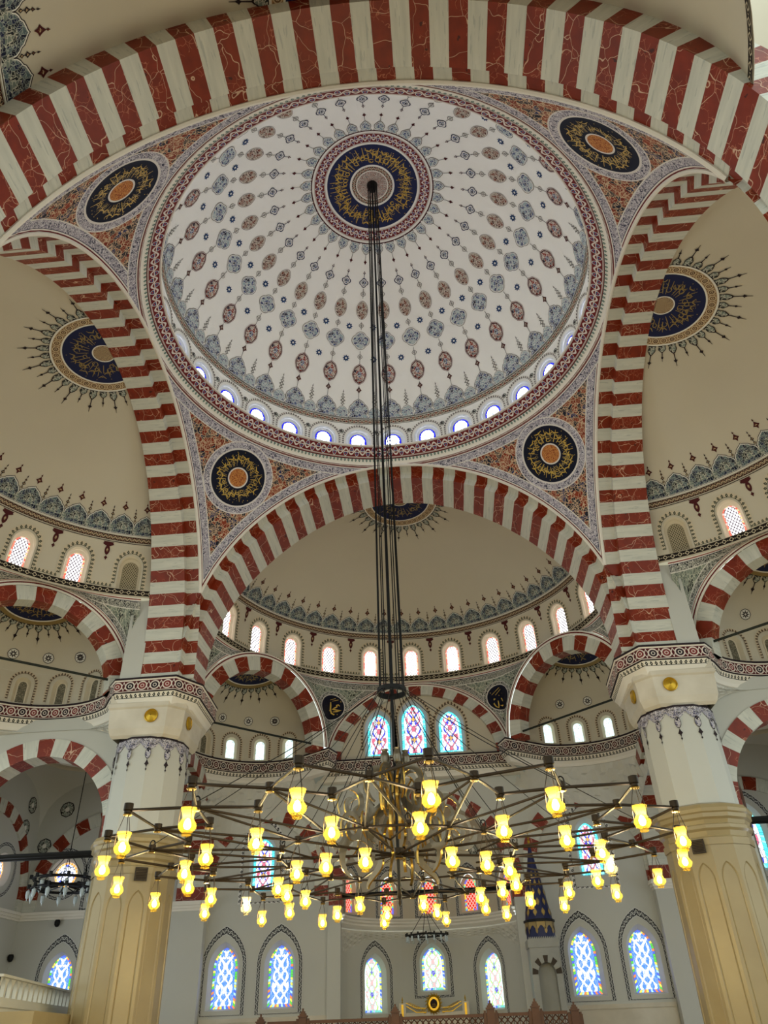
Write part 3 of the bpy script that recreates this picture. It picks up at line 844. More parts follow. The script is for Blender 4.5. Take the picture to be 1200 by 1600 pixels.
for az, wh in arch_names.items():
    T = frame((AP * sin(radians(az)), AP * cos(radians(az))), az)
    root = struct(empty('great_arch', T(0, 1, 12.6)), 'great arch of alternating red and white marble carrying the %s side of the main dome' % wh)
    bpy.context.view_layer.update() if False else None
    G0 = T
    o = root.location.copy()
    T2 = lambda x, w, z, T=T, o=o: tuple(Vector(T(x, w, z)) - o)
    df = (lambda t: DD - .5 * sin(t) ** 2 if sin(t) > 0 else DD) if az in (90, 270) else ((lambda t: 2.2 + .25 * sin(t) ** 2 + .45 * sin(2 * t) ** 2) if az == 0 else None)
    striped_arch(root, T2, ZC, GPN if az == 180 else GP, 55, radians(-1.1), dfun=df, leg=[(12.62, 12.78, False), (12.78, 13.17, True)])
    mb = MB()                                  # white roll molding that trims the arch
    for j, (r, rad) in enumerate(((AE - .02, .055), (AE + .04, .03))):
        rows = []
        for i in range(97):
            t = .325 + (pi - .65) * i / 96; c = (r * cos(t), ZC + r * sin(t))
            rows.append([T2((r + rad * cos(q)) * cos(t), -.0 + rad * sin(q) * 1.2, ZC + (r + rad * cos(q)) * sin(t)) for q in [2 * pi * s / 6 for s in range(6)]])
        mb.rows(rows, 0, True)
    mb.build('arch_molding', ['molding'], root)
    # plain wall behind the arch ring, closing the space up to the half dome
    mb = MB(); o0 = [T(8.32 * cos(t), (df(t) if df else DD) - .04, ZC + 8.32 * sin(t)) for t in [-.05 + (pi + .1) * i / 64 for i in range(65)]]
    o1 = [T(12.2 * cos(t), (df(t) if df else DD) - .04, max(12.4, ZC + 12.2 * sin(t))) for t in [-.05 + (pi + .1) * i / 64 for i in range(65)]]
    mb.rows([o0, o1]); struct(mb.build('wall_over_arch', ['cream']), 'plain wall behind the %s great arch' % wh)

# ------------------------------------------------------------------ semi-domes
class Shell:
    """part of an ellipsoid of revolution about a vertical axis"""
    def __init__(s, c, azc, R, zr, h): s.c, s.azc, s.R, s.zr, s.h = c, azc, R, zr, h
    def r(s, z): return s.R * sqrt(max(0.0, 1 - (max(0.0, z - s.zr) / s.h) ** 2))
    def pz(s, az, z, d=0.0):
        a = radians(s.azc) + az; r = s.r(z) + d
        return (s.c[0] + r * sin(a), s.c[1] + r * cos(a), z)
    def pt(s, az, t, d=0.0):
        a = radians(s.azc) + az; r = (s.R + d) * cos(t)
        return (s.c[0] + r * sin(a), s.c[1] + r * cos(a), s.zr + (s.h + d) * sin(t))
    def F(s, az0): return lambda u, v, d: s.pz(az0 + u / s.R, v, d)
    def on(s, az0, z0, d=-.02):
        t0 = asin(max(-1, min(1, (z0 - s.zr) / s.h)))
        def f(x, y):
            t = t0 + y / sqrt((s.h * cos(t0)) ** 2 + (s.R * sin(t0)) ** 2)
            return s.pt(az0 + x / (s.R * cos(t)), t, d)
        return f
    def top(s, x, w, d=-.025):
        """vertical projection: x to the right of the axis, w outward"""
        a = radians(s.azc); X = x * cos(a) + w * sin(a); Y = -x * sin(a) + w * cos(a)
        q = max(.0, 1 - (x * x + w * w) / s.R ** 2)
        return (s.c[0] + X, s.c[1] + Y, s.zr + s.h * sqrt(q) + d)

def semi_dome(name, where, S, zb, wz, wa, wwid, thin, fr_step, fr_h, med, lit, half=90.0, back=0.0, a_min=-90.0):
    z0, z1, zt = wz                            # sill, spring, zone top
    mb = MB(); hz = thin[0]
    tt = asin((zt - S.zr) / S.h)
    def lift(p):                               # the head of the shell rises behind the arch ring
        w = (p[0] - S.c[0]) * sin(radians(S.azc)) + (p[1] - S.c[1]) * cos(radians(S.azc))
        return (p[0], p[1], p[2] + (max(0, 1.45 - w) * .6 if back == 0 else 0))
    mb.grid(lambda a, b: lift(S.pt(radians(-half + 2 * half * a), tt + (pi / 2 - .003 - tt) * b)), 72, 24)
    wa = sorted(wa)
    bnd = [-half] + [(wa[i] + wa[i + 1]) / 2 for i in range(len(wa) - 1)] + [half]
    def out(w, grow=0.0): return arch_outline(w, z0 - grow * .0, z1)
    for i, a in enumerate(wa):
        f = S.F(radians(a)); u0 = radians(bnd[i] - a) * S.R; u1 = radians(bnd[i + 1] - a) * S.R
        # very wide end bays are split so that the hole stays well shaped
        L0, L1 = max(u0, -1.2), min(u1, 1.2)
        hole_bay(mb, f, L0, L1, zb, zt, out(wwid + .13), 0, 2)
        if u0 < L0 - .01: mb.grid(lambda s, t, u0=u0, L0=L0, f=f: f(u0 + (L0 - u0) * s, zb + (zt - zb) * t, 0), 8, 6)
        if u1 > L1 + .01: mb.grid(lambda s, t, u1=u1, L1=L1, f=f: f(L1 + (u1 - L1) * s, zb + (zt - zb) * t, 0), 8, 6)
    if back > 0:                               # straight barrel between the half dome and its arch
        a0 = radians(S.azc)
        for sg in (-1, 1):
            def fb(a, b, sg=sg):
                z = zb + (S.zr + S.h * .999 - zb) * sin(b * pi / 2); p = S.pz(sg * pi / 2, z)
                return (p[0] - sin(a0) * back * a, p[1] - cos(a0) * back * a, z)
            mb.grid(fb, 2, 24)
    o = struct(mb.build(name, ['cream']), 'cream half dome with a blue frieze and arched windows, on the %s side of the main dome' % where)
    for a in wa:
        f = S.F(radians(a)); is_lit = lit(a)
        w = window(nwin(), f, lambda s: out(wwid + .13 * s), 'arched lattice window with a red border, in the foot of the %s half dome' % where if is_lit else
                   'blind arched lattice panel beside the arch in the foot of the %s half dome' % where,
                   'g_semi' if is_lit else 'blind', 'g_semi_b' if is_lit else 'blind', 'cream_reveal', .24, .07, steps=2)
    def part(nm, mk, mats):
        b = MB(); mk(b); return b.build(nm, mats, o)
    A = radians(half)
    def zone(nm, za, zc_, m, per, lo=None):
        A0 = radians(a_min) if za > z1 else -A; b = MB(); k = max(1, round((A - A0) * S.R / per))
        b.grid(lambda a, t: S.pz(A0 + (A - A0) * a, za + (zc_ - za) * t, -.02), 96, 2, 0, lambda a, t: (a * k, t)); return b.build(nm, [m], o)
    zone('painted_diamond_band', zb + .05, zb + .32, 'b_diamond', .27)
    zone('painted_band', thin[0], thin[1], 'b_thin2', .2)
    zone('painted_line', thin[0] - .06, thin[0] - .035, 'ink', 1)
    zone('painted_line', thin[1] + .03, thin[1] + .06, 'white_line', 1)
    base = None
    for a in wa:                               # scalloped outline round the windows
        b = MB(); f = S.F(radians(a)); g0 = [q for q in arch_outline(wwid + .20, z0, z1)]; g1 = [q for q in arch_outline(wwid + .36, z0, z1)]
        strip(b, f, g0[4:], g1[4:], -.02, -.02, 0, False, .15); b.build('painted_scallop_outline', ['b_scallop'], o)
    for i in range(len(wa) - 1):
        a0, a1 = wa[i], wa[i + 1]
        if (a1 - a0) > 26: continue
        b = MB(); am = radians((a0 + a1) / 2); f = S.F(am); x = radians(a1 - a0) / 2 * S.R - wwid - .28
        if x > .05: strip(b, f, [(-x, z0 + .02), (x, z0 + .02)], [(-x, z0 + .17), (x, z0 + .17)], -.02, -.02, 0, False, .15)
        g = S.on(am, thin[0] - .08)            # hanging drop under the band
        layered(b, g, leaf(.42, -.20), [(1, 1)], (0, -.08)); layered(b, g, oval(.20, .42, 0, 0, .2, 14, -.34), [(1, 1), (.35, 2)], (0, -.34)); layered(b, g, lozenge(.14, -.22, -.66), [(1, 1)], (0, -.66))
        b.build('painted_drop', ['b_scallop', 'ink_red', 'a_tan'], o)
    n = int(2 * half / fr_step); off = -half + (2 * half - n * fr_step) / 2
    ts = thin[1] + .07
    wl = radians(fr_step) * S.r(ts)
    def fr(b):
        g = S.on(radians(off + fr_step / 2), ts)
        layered(b, g, leaf(wl * 1.02, fr_h * .80), [(1, 0), (.95, 1), (.89, 2), (.45, 3)], (0, fr_h * .28), 2)
        layered(b, g, lozenge(.26, .30, fr_h * 1.02), [(1, 4), (.4, 5)], (0, fr_h * 1.02)); layered(b, g, lozenge(.07, .13, fr_h * 1.20), [(1, 4)], (0, fr_h * 1.2))
        g2 = S.on(radians(off + fr_step), ts)
        layered(b, g2, leaf(wl * .5, fr_h * .42), [(1, 0), (.9, 1), (.8, 3)], (0, fr_h * .15), 1)
        for y, r in ((.56, .11), (.70, .15), (.84, .10)): layered(b, g2, lozenge(r, r * 1.3, fr_h * y), [(1, 0), (.45, 5)], (0, fr_h * y))
        layered(b, g2, lozenge(.05, .14, fr_h * .96), [(1, 0)], (0, fr_h * .96))
    b = MB(); fr(b); first = b.build('painted_palmette', ['ink', 'white_line', 'a_navyleaf', 'a_grey', 'ink_red', 'a_tan'], o)
    # copies are turned about the shell's own axis
    for v in first.data.vertices: v.co.x -= S.c[0]; v.co.y -= S.c[1]
    first.location = (S.c[0], S.c[1], 0)
    skip_first = off < a_min - 4
    for k in range(1, n - 1 if skip_first else n):
        if off + k * fr_step < a_min - 4: continue
        c = dup(first, o); c.rotation_euler = (0, 0, -radians(k * fr_step))
    if skip_first: first.rotation_euler = (0, 0, -radians((n - 1) * fr_step))
    medallion(o, S, med[0], med[1], wmin=med[2])
    return o

def medallion(o, S, w0, k, n=34, grey=False, wmin=-.4):
    """painted rosette round the head of a half dome, centred w0 outward of its axis"""
    def F(x, y, d=-.03): return S.top(x, max(wmin, w0 + y), d)
    def ring(nm, r0, r1, m, per):
        b = MB(); kk = max(1, round(2 * pi * r1 / per))
        b.grid(lambda a, t: F((r0 + (r1 - r0) * t) * sin(2 * pi * a), (r0 + (r1 - r0) * t) * cos(2 * pi * a)), 72, 2, 0, lambda a, t: (a * kk, t)); b.build(nm, [m], o)
    ring('medallion_centre', .001, .36 * k, 'a_tan', .1); ring('medallion_white_ring', .36 * k, .40 * k, 'white_line', 1)
    n1 = 1.22 if grey else 1.36
    ring('medallion_navy_ring', .40 * k, n1 * k, 'ink_blue', 1)
    ring('medallion_white_ring', n1 * k, (n1 + .05) * k, 'white_line', 1)
    if grey: ring('medallion_band', 1.27 * k, 1.42 * k, 'gold_dark', 1)
    else:
        ring('medallion_band', 1.41 * k, 1.70 * k, 'b_rosette' if 'b_rosette' in M else 'a_tan', .30)
        ring('medallion_white_ring', 1.70 * k, 1.76 * k, 'white_line', 1)
    ro = 1.42 * k if grey else 1.76 * k
    b = MB(); calligraphy(b, lambda x, y: F(x, y, -.045), .46 * k, (n1 - .07) * k, 32, .036 * k, 0, int(100 * k) + int(S.azc)); b.build('gold_calligraphy', ['gold_dark'], o)
    b = MB()
    for i in range(n):
        a = 2 * pi * (i + .5) / n; L = (1.0 if i % 2 else .72) * (.72 if grey else 1)
        def f(x, y, a=a): r = ro + y; return F(r * sin(a) + x * cos(a), r * cos(a) - x * sin(a))
        layered(b, f, leaf(.27 * k, .44 * k * L), [(1, 0), (.8, 1)], (0, .15 * k))
        layered(b, f, [(-.02 * k, .35 * k * L), (.02 * k, .35 * k * L), (.008, .95 * k * L), (-.008, .95 * k * L)], [(1, 0)], (0, .6 * k * L))
        layered(b, f, lozenge((.15 if i % 2 else .09) * k, .20 * k, .72 * k * L), [(1, 0)], (0, .72 * k * L))
    b.build('painted_frill', ['ink', 'a_grey'], o)
M['b_rosette'] = band_rings('tan_ring_band', '8a6c4e', 'cdb996', '5a4030', '6e5038')

SF = Shell((0, 10.97), 0, 8.99, 17.58, 5.6)
front_wins = [-71, -57, -43, -29, -14.6, -.6, 13.4, 27.6, 41.6, 55.4, 70]
semi_dome('semi_dome', 'front', SF, 16.55, (16.92, 18.05, 18.86), front_wins, .35, (18.95, 19.14), 6.7, 1.02, (1.5, 1.05, -.5), lambda a: True, 90, .98)
SIDE = {}
for az, wh in ((270, 'left'), (90, 'right')):
    S = Shell((8.0 * sin(radians(az)), 0), az, 8.1, 16.0, 5.6); SIDE[wh] = S
    sg = 1
    semi_dome('semi_dome', wh, S, 15.85, (16.18, 17.10, 17.90), [-69.2, -54.6, -40, -25.4, -10.8, 10.8, 25.4, 40, 54.6, 69.2], .31, (18.02, 18.2), 7.2, 1.05,
              (1.75, .98, 1.52), lambda a: abs(a) < 60)
S = Shell((0, -8.0), 180, 8.1, 16.0, 6.2)
semi_dome('semi_dome', 'near', S, 15.85, (16.18, 17.10, 17.90), [-54.6, -40, -25.4, -10.8, 10.8, 25.4, 40, 54.6, 69.2], .31, (18.02, 18.2), 7.2, 1.05, (1.75, .98, 1.52), lambda a: abs(a) < 60, a_min=-58.0)
SIDE['near'] = S

# ------------------------------------------------------------------ exedrae (small half domes) and their arches
def arch_pts(T, zc, r, ry, n=40, t0=0.0): return [T(r * cos(t0 + (pi - 2 * t0) * i / n), 0, zc + r * ry * sin(t0 + (pi - 2 * t0) * i / n)) for i in range(n + 1)]
EXN = 0
def exedra(where, c, az, R, ri, re, zc, ry, N, lit, rods=True):
    T = frame(c, az)
    root = struct(empty('small_arch', T(0, 0, 12.6)), 'red and white striped arch opening into the %s corner half dome' % where)
    o = root.location.copy(); T2 = lambda x, w, z: tuple(Vector(T(x, w, z)) - o)
    striped_arch(root, T2, zc, [(re, -.02), (ri, -.02), (ri, .62), (re + .1, .62)], N, radians(0), ry, False, 3, leg=[(12.55, zc, True)])
    mb = MB()
    for rr, m, hw_ in ((re + .05, 0, .05), (re + .12, 1, .03), (re + .18, 0, .03)):
        mb.rows([[T2((rr - hw_) * cos(t), -.05, zc + (rr - hw_) * ry * sin(t)) for t in [pi * i / 48 for i in range(49)]],
                 [T2((rr + hw_) * cos(t), -.05, zc + (rr + hw_) * ry * sin(t)) for t in [pi * i / 48 for i in range(49)]]], m)
    mb.build('arch_molding', ['molding', 'red_line'], root)
    # shell
    cc = T(0, .55, 0)
    S = Shell((cc[0], cc[1]), az, R, 13.9, max(2.2, zc + ri * ry + .75 - 13.9))
    mb = MB(); zt = 13.98; tt = asin((zt - S.zr) / S.h)
    mb.grid(lambda a, b: S.pt(radians(-90 + 180 * a), tt + (pi / 2 - .003 - tt) * b), 40, 16)
    sh_ = 1 if where.endswith('left') or where.startswith('left') else -1
    wa = sorted(sh_ * q for q in (-61, -37, -13, 11, 35, 59))
    out = lambda w: arch_outline(w, 12.72, 13.48)
    for a in wa:
        hu = radians(12.0) * R
        hole_bay(mb, S.F(radians(a)), -hu, hu, 12.5, zt, out(.30), 0, 2)
    for b0, b1 in ((-90, wa[0] - 12), (wa[-1] + 12, 90)): mb.grid(lambda s, t, b0=b0, b1=b1: S.pz(radians(b0 + (b1 - b0) * s), 12.5 + (zt - 12.5) * t), 4, 2)
    sh = struct(mb.build('exedra', ['cream']), 'small cream corner half dome with roses, in the %s' % where)
    for a in wa:
        L = lit(a)
        window(nwin(), S.F(radians(a)), lambda s: out(.20 + .10 * s), ('little bright arched window low in the %s' if L else 'little carved blind arch low in the %s') % (where + ' corner half dome'),
               'g_exe' if L else 'blind_carved', 'g_exe' if L else 'cream_reveal', 'cream_reveal', .16, .05)
        b = MB(); strip(b, S.F(radians(a)), arch_outline(.44, 12.62, 13.5)[4:], arch_outline(.56, 12.62, 13.5)[4:], -.02, -.02, 0, False, .11)
        b.build('painted_tooth_outline', ['b_scallop_w'], sh)
        if abs(a) < 60 and True:
            b = MB(); g = S.on(radians(a + 12.5 if a < 50 else a - 12.5), 14.62); layered(b, g, quatre(.23, 24, 8, .1), [(1, 0), (.88, 2)]); layered(b, S.on(radians(a + 12.5 if a < 50 else a - 12.5), 14.62, -.035), star(.185, 8, .42), [(1, 0), (.35, 2)]); b.build('painted_rose', ['ink', 'a_grey', 'white_line'], sh)
    medallion(sh, S, .20 * R, .31 * R, 30, True)
    if rods:
        b = MB(); b.tube([T(-re + .1, .15, 12.86), T(re - .1, .15, 12.86)], .05, 8)
        tag(b.build('tie_rod', ['rod_green']), 'dark iron tie rod across the mouth of the %s corner half dome' % where, 'rod')
    return T, S

EX = {}
EX['fl'] = exedra('front left', (-7.0, 15.6), -44.6, 3.45, 2.85, 3.5, 12.75, 1.06, 15, lambda a: a > 0)
EX['fr'] = exedra('front right', (7.0, 15.6), 44.6, 3.45, 2.85, 3.5, 12.75, 1.06, 15, lambda a: a < 0)
EX['lf'] = exedra('left side', (-13.6, 6.6), -40.5, 3.45, 3.0, 3.6, 12.35, .98, 15, lambda a: False)
EX['rf'] = exedra('right side', (13.6, 6.6), 40.5, 3.45, 3.0, 3.6, 12.35, .98, 15, lambda a: False)
EXP = dict(fl=(12.75, 3.72, 1.06), fr=(12.75, 3.72, 1.06), lf=(12.35, 3.82, .98), rf=(12.35, 3.82, .98))

# spandrels: from the foot ring of the half dome down to the arches below it
def spandrel(S, zb, pts, roundels=()):
    """ruled and slightly hollowed surface; returns the mesh builder and a local frame per roundel"""
    mb = MB(); c = Vector((S.c[0], S.c[1], 0)); n = len(pts); nv = 12
    L = [0.0]
    for i in range(1, n): L.append(L[-1] + (Vector(pts[i]) - Vector(pts[i - 1])).length)
    G_ = []; meta = []
    for j in range(nv + 1):
        t = j / nv; row = []; mr = []
        for i in range(n):
            p = Vector(pts[i]); a = atan2(p.x - c.x, p.y - c.y) - radians(S.azc); q = Vector(S.pz(a, zb)); d = (p - q).length
            k = p.lerp(q, t); out = Vector((k.x - c.x, k.y - c.y, 0)).normalized()
            row.append(k + out * (.16 * d * t * (1 - t))); mr.append((d * t * .9, d * (1 - t), L[i]))
        G_.append(row); meta.append(mr)
    frames = []
    for ctr in roundels:
        C0 = Vector(ctr); best = min(((G_[j][i] - C0).length, j, i) for j in range(1, nv) for i in range(1, n - 1))
        j, i = best[1], best[2]; P = G_[j][i]
        ty = (G_[j + 1][i] - G_[j - 1][i]).normalized(); out = Vector((P.x - c.x, P.y - c.y, 0)).normalized()
        tx = Vector((out.y, -out.x, 0)); ty = (ty - tx * ty.dot(tx)).normalized()
        frames.append((P, tx, ty, tx.cross(ty)))
    ids = []
    for j in range(nv + 1):
        r = []
        for i in range(n):
            k = G_[j][i]; da, dr, s_ = meta[j][i]; pc = (s_, da, 0)
            if frames:
                P, tx, ty, nn = min(frames, key=lambda f: (f[0] - k).length); pc = ((k - P).dot(tx) * .8, (k - P).dot(ty), 0)
            r.append(mb.p(tuple(k), (s_, da), pa=(da, s_, 0), pr=(dr, s_ * .8, 0), pc=pc))
        ids.append(r)
    for j in range(nv):
        for i in range(n - 1): mb.face((ids[j][i], ids[j][i + 1], ids[j + 1][i + 1], ids[j + 1][i]))
    return mb, frames
def ext_pts(key, re_i=1):
    T, S = EX[key]; zc, re, ry = EXP[key]
    p = arch_pts(T, zc, re, ry, 30)[::-1]
    return [T(-re, 0, 12.6)] + p + [T(re, 0, 12.6)]
# middle arch over the three tall stained windows
TM = frame((0, 20.1), 0)
MA, MI, MZ, MRY = 4.5, 3.95, 12.62, .825
root = struct(empty('small_arch', (0, 20.1, 12.6)), 'red and white striped arch around the three tall stained windows under the front half dome')
striped_arch(root, lambda x, w, z: (x, w, z - 12.6), MZ, [(MA, -.05), (MI, -.05), (MI, .25), (MA + .05, .25)], 21, 0, MRY, True)
mb = MB()
for rr, m, hw_ in ((MA + .05, 0, .05), (MA + .12, 1, .03), (MA + .18, 0, .03)):
    mb.rows([[(q * cos(t), -.08, MZ - 12.6 + q * MRY * sin(t)) for t in [pi * i / 48 for i in range(49)]] for q in (rr - hw_, rr + hw_)], m)
mb.build('arch_molding', ['molding', 'red_line'], root)
pm = [(-MA - .2, 20.1, 12.6)] + [TM(-(MA + .2) * cos(pi * i / 40), 0, MZ + (MA + .2) * MRY * sin(pi * i / 40)) for i in range(41)] + [(MA + .2, 20.1, 12.6)]
ROUND = [(-4.45, 19.1, 15.15), (4.45, 19.1, 15.15)]
mb, frames = spandrel(SF, 16.56, ext_pts('fl') + pm + ext_pts('fr'), ROUND)
sp = struct(mb.build('spandrel', ['spandrel']), 'grey and black painted spandrels with two navy name roundels under the front half dome')
# the two painted names, drawn stroke by stroke (x, y as fractions of the roundel radius)
NAMES = [
    [(.10, [(.56, .17), (.44, .28), (.33, .21), (.37, .11), (.21, -.02), (.05, -.13), (.35, -.17), (.70, -.17), (.40, -.28), (.12, -.36)]),
     (.11, [(-.12, .43), (-.09, .13), (-.07, -.21), (.02, -.47), (.23, -.57), (.24, -.50)]),
     (.10, [(-.07, -.21), (-.26, -.40), (-.49, -.45), (-.58, -.32), (-.51, -.13)]),
     (.06, [(-.16, .60), (.21, .77)]), (.06, [(-.02, .51), (.42, .68)]), (.05, [(-.72, .38), (-.5, .1), (-.26, -.02)]),
     (.07, [(-.18, -.50), (-.16, -.56)]), (.07, [(.44, -.48), (.46, -.56)]), (.06, [(.58, .62), (.62, .5)])],
    [(.08, [(.33, .73), (.55, .13), (.77, -.46)]),
     (.09, [(.33, -.04), (.47, -.29), (.53, -.50), (.40, -.58), (.28, -.50)]),
     (.09, [(.12, -.08), (.19, -.29), (.26, -.58), (.07, -.71), (-.05, -.63)]),
     (.09, [(-.14, -.23), (-.16, -.58), (-.21, -.79), (-.37, -.67), (-.47, -.42), (-.44, -.33)]),
     (.05, [(-.49, .33), (.16, .79)]), (.05, [(-.23, .25), (.21, .63)]),
     (.12, [(-.42, -.12), (-.38, -.04), (-.30, -.06)]), (.08, [(-.56, .54), (-.53, .48)]), (.08, [(0, .2), (.03, .13)]), (.08, [(.26, .32), (.24, .26)]), (.07, [(.67, .42), (.66, .36)]), (.07, [(.77, .15), (.75, .08)])]]
for (P, tx, ty, nn), strokes in zip(frames, NAMES):
    nrm = nn if nn.dot(Vector((0, -10, 1.6)) - P) > 0 else -nn
    b = MB(); f = lambda x, y: tuple(P + tx * (x * .76) + ty * (y * .61) + nrm * .14)
    for w, pts in strokes: ribbon(b, f, pts, [w * (.6 if q in (0, len(pts) - 1) else 1) for q in range(len(pts))])
    b.build('gold_script', ['gold'], sp, 0)
for sg, key in ((-1, 'fl'), (1, 'fr')):             # wall between the great arch and the corner arch
    T, _ = EX[key]; B0 = Vector(T(sg * 3.72, 0, 12.5)); a = atan2(B0.x - SF.c[0], B0.y - SF.c[1]); B1 = Vector(SF.pz(a, 16.58))
    A0 = Vector((sg * 8.5, 10.0, 12.5)); A1 = Vector((sg * 8.99, 9.98, 16.58)); mb = MB()
    mb.grid(lambda s, t: tuple(A0.lerp(B0, s).lerp(A1.lerp(B1, s), t)), 4, 4)
    struct(mb.build('wall_return', ['cream']), 'narrow cream wall between the front great arch and the %s corner arch' % ('left' if sg < 0 else 'right'))
# small spandrels of the side half domes
for wh, key in (('left', 'lf'), ('right', 'rf')):
    S = SIDE[wh]; T, _ = EX[key]; sg = -1 if wh == 'left' else 1
    near = frame((sg * 13.6, -6.6), 90 + 49.5 if wh == 'right' else 270 - 49.5)
    p = ext_pts(key)
    foot = [(sg * 10.72, 8.45, 12.6), (sg * 10.7, 8.3, 15.0)]
    pts = (p + foot) if wh == 'left' else (foot[::-1] + p)
    mb, _f = spandrel(S, 15.86, pts)
    struct(mb.build('spandrel', ['spandrel_plain']), 'grey painted spandrel over the corner arch of the %s half dome' % wh)
    mb = MB()                                    # plain white pier edge beside the great arch
    mb.box(sg * 9.95, sg * 10.74, 8.10, 8.5, 12.6, 15.9); struct(mb.build('pier_strip', ['white']), 'plain white strip of wall between the great arch and the %s corner arch' % wh)

# ------------------------------------------------------------------ cornices at the springing
CP = [(0.30, 12.6), (-.22, 12.6), (-.22, 12.52), (-.18, 12.50), (-.18, 12.06), (-.12, 12.03), (-.04, 11.86), (.06, 11.74), (.12, 11.62), (.34, 11.55)]   # offset into the room (negative), z
CM = [1, 4, 0, 2, 4, 3, 0, 0, 0]
def cornice(mb, line, per=.44):
    """sweep the cornice section along a plan polyline; the room lies to the right of the direction of travel"""
    n = len(line); nr = []
    for i in range(n):
        a = Vector(line[max(i - 1, 0)]); b = Vector(line[i]); c = Vector(line[min(i + 1, n - 1)])
        d0 = (b - a).normalized() if i else (c - b).normalized(); d1 = (c - b).normalized() if i < n - 1 else d0
        n0, n1 = Vector((-d0.y, d0.x)), Vector((-d1.y, d1.x)); m = (n0 + n1).normalized(); nr.append(m / max(.4, m.dot(n0)))
    L = [0.0]
    for i in range(1, n): L.append(L[-1] + hypot(line[i][0] - line[i - 1][0], line[i][1] - line[i - 1][1]))
    for j in range(len(CP) - 1):
        w = per if CM[j] == 2 else (.17 if CM[j] == 3 else .4)
        r = [[(line[i][0] + nr[i].x * CP[q][0], line[i][1] + nr[i].y * CP[q][0], CP[q][1]) for i in range(n)] for q in (j, j + 1)]
        mb.rows(r, CM[j], False, [[(L[i] / w, v) for i in range(n)] for v in (1, 0)])
CMATS = ['molding', 'white', 'b_cornice', 'b_fringe', 'ink']
def arc(c, r, a0, a1, n=20): return [(c[0] + r * sin(radians(a0 + (a1 - a0) * i / n)), c[1] + r * cos(radians(a0 + (a1 - a0) * i / n))) for i in range(n + 1)]
# plan of a pier: octagon with broad faces
def pier_plan(sx, sy):
    p = [(10.95, 8.25), (8.62, 8.22), (8.22, 8.62), (8.25, 10.95), (10.95, 10.95)]
    return [(sx * a, sy * b) for a, b in p]
def pier_line(sx, sy):
    """cornice line of one pier corner: side bay end, corner chamfer, front bay end"""
    if sy > 0: p = [(11.12, 8.72), (10.75, 8.24), (8.62, 8.18), (8.03, 9.1), (8.16, 11.6), (8.9, 12.9)]
    else: p = [(11.12, 8.72), (10.75, 8.24), (8.5, 8.2), (7.6, 9.3), (7.7, 11.6)]
    q = [(sx * a, sy * b) for a, b in p]
    return q if sx * sy < 0 else q[::-1]
n_trim = 2
for sx, wx in ((-1, 'left'), (1, 'right')):
    for sy, wy in ((1, 'front'), (-1, 'near')):
        line = pier_line(sx, sy)
        if sy > 0:
            ex = EX['lf' if sx < 0 else 'rf'][1]
            # hollow cornice of the side bay, joined to the pier
            cc = ex.c; a = arc(cc, 3.42, 44, -88) if sx < 0 else arc(cc, 3.42, -44, 88)
            line = (a[::-1] + line) if sx < 0 else (line + a)
        mb = MB(); cornice(mb, line)
        struct(mb.build('trim_%d' % n_trim, CMATS), 'maroon painted cornice round the %s %s pier at the springing of the arches' % (wy, wx)); n_trim += 1
fl = EX['fl'][1]
half = arc(fl.c, 3.5, -112, 22, 28) + [(-4.85, 18.35), (-4.3, 17.95), (-4.12, 18.5), (-4.75, 19.95)]
line = half + [(-x, y) for x, y in half[::-1]]
mb = MB(); cornice(mb, line, .42)
CM2 = list(CMATS); CM2[2] = 'b_cornice2'
struct(mb.build('trim_%d' % n_trim, CM2), 'long dark ring-patterned cornice curving along the front wall and its two corner hollows'); n_trim += 1

# tympanum with three tall windows
F = lambda u, v, d: (u, 20.3 + d, v)
mb = MB()
wins = [(-2.0, .58, 12.88, 14.25), (-.18, .62, 12.84, 14.62), (1.7, .58, 12.88, 14.22)]
bx = [-4.6, -1.1, .76, 4.6]
for i, (uc, w, vb, vs) in enumerate(wins):
    hole_bay(mb, F, bx[i], bx[i + 1], 12.5, 16.8, arch_outline(w + .14, vb - .02, vs, .5, uc=uc), 0, 3)
ty = struct(mb.build('wall_tympanum', ['cream']), 'cream wall under the middle striped arch, pierced by three tall stained windows')
for i, (uc, w, vb, vs) in enumerate(wins):
    window(nwin(), F, lambda s, uc=uc, w=w, vb=vb, vs=vs: arch_outline(w + .14 * s, vb - .02 * s, vs, .5, uc=uc), '%s tall stained window with a turquoise border under the middle striped arch' % ('left', 'middle', 'right')[i], 'g_tymp', 'g_tymp_b', 'grey_reveal', .25, .13)
    b = MB(); strip(b, F, arch_outline(w + .22, vb, vs, .5, uc=uc)[4:], arch_outline(w + .36, vb, vs, .5, uc=uc)[4:], -.02, -.02, 0, False, .17); b.build('painted_outline', ['b_scallop_w'], ty)

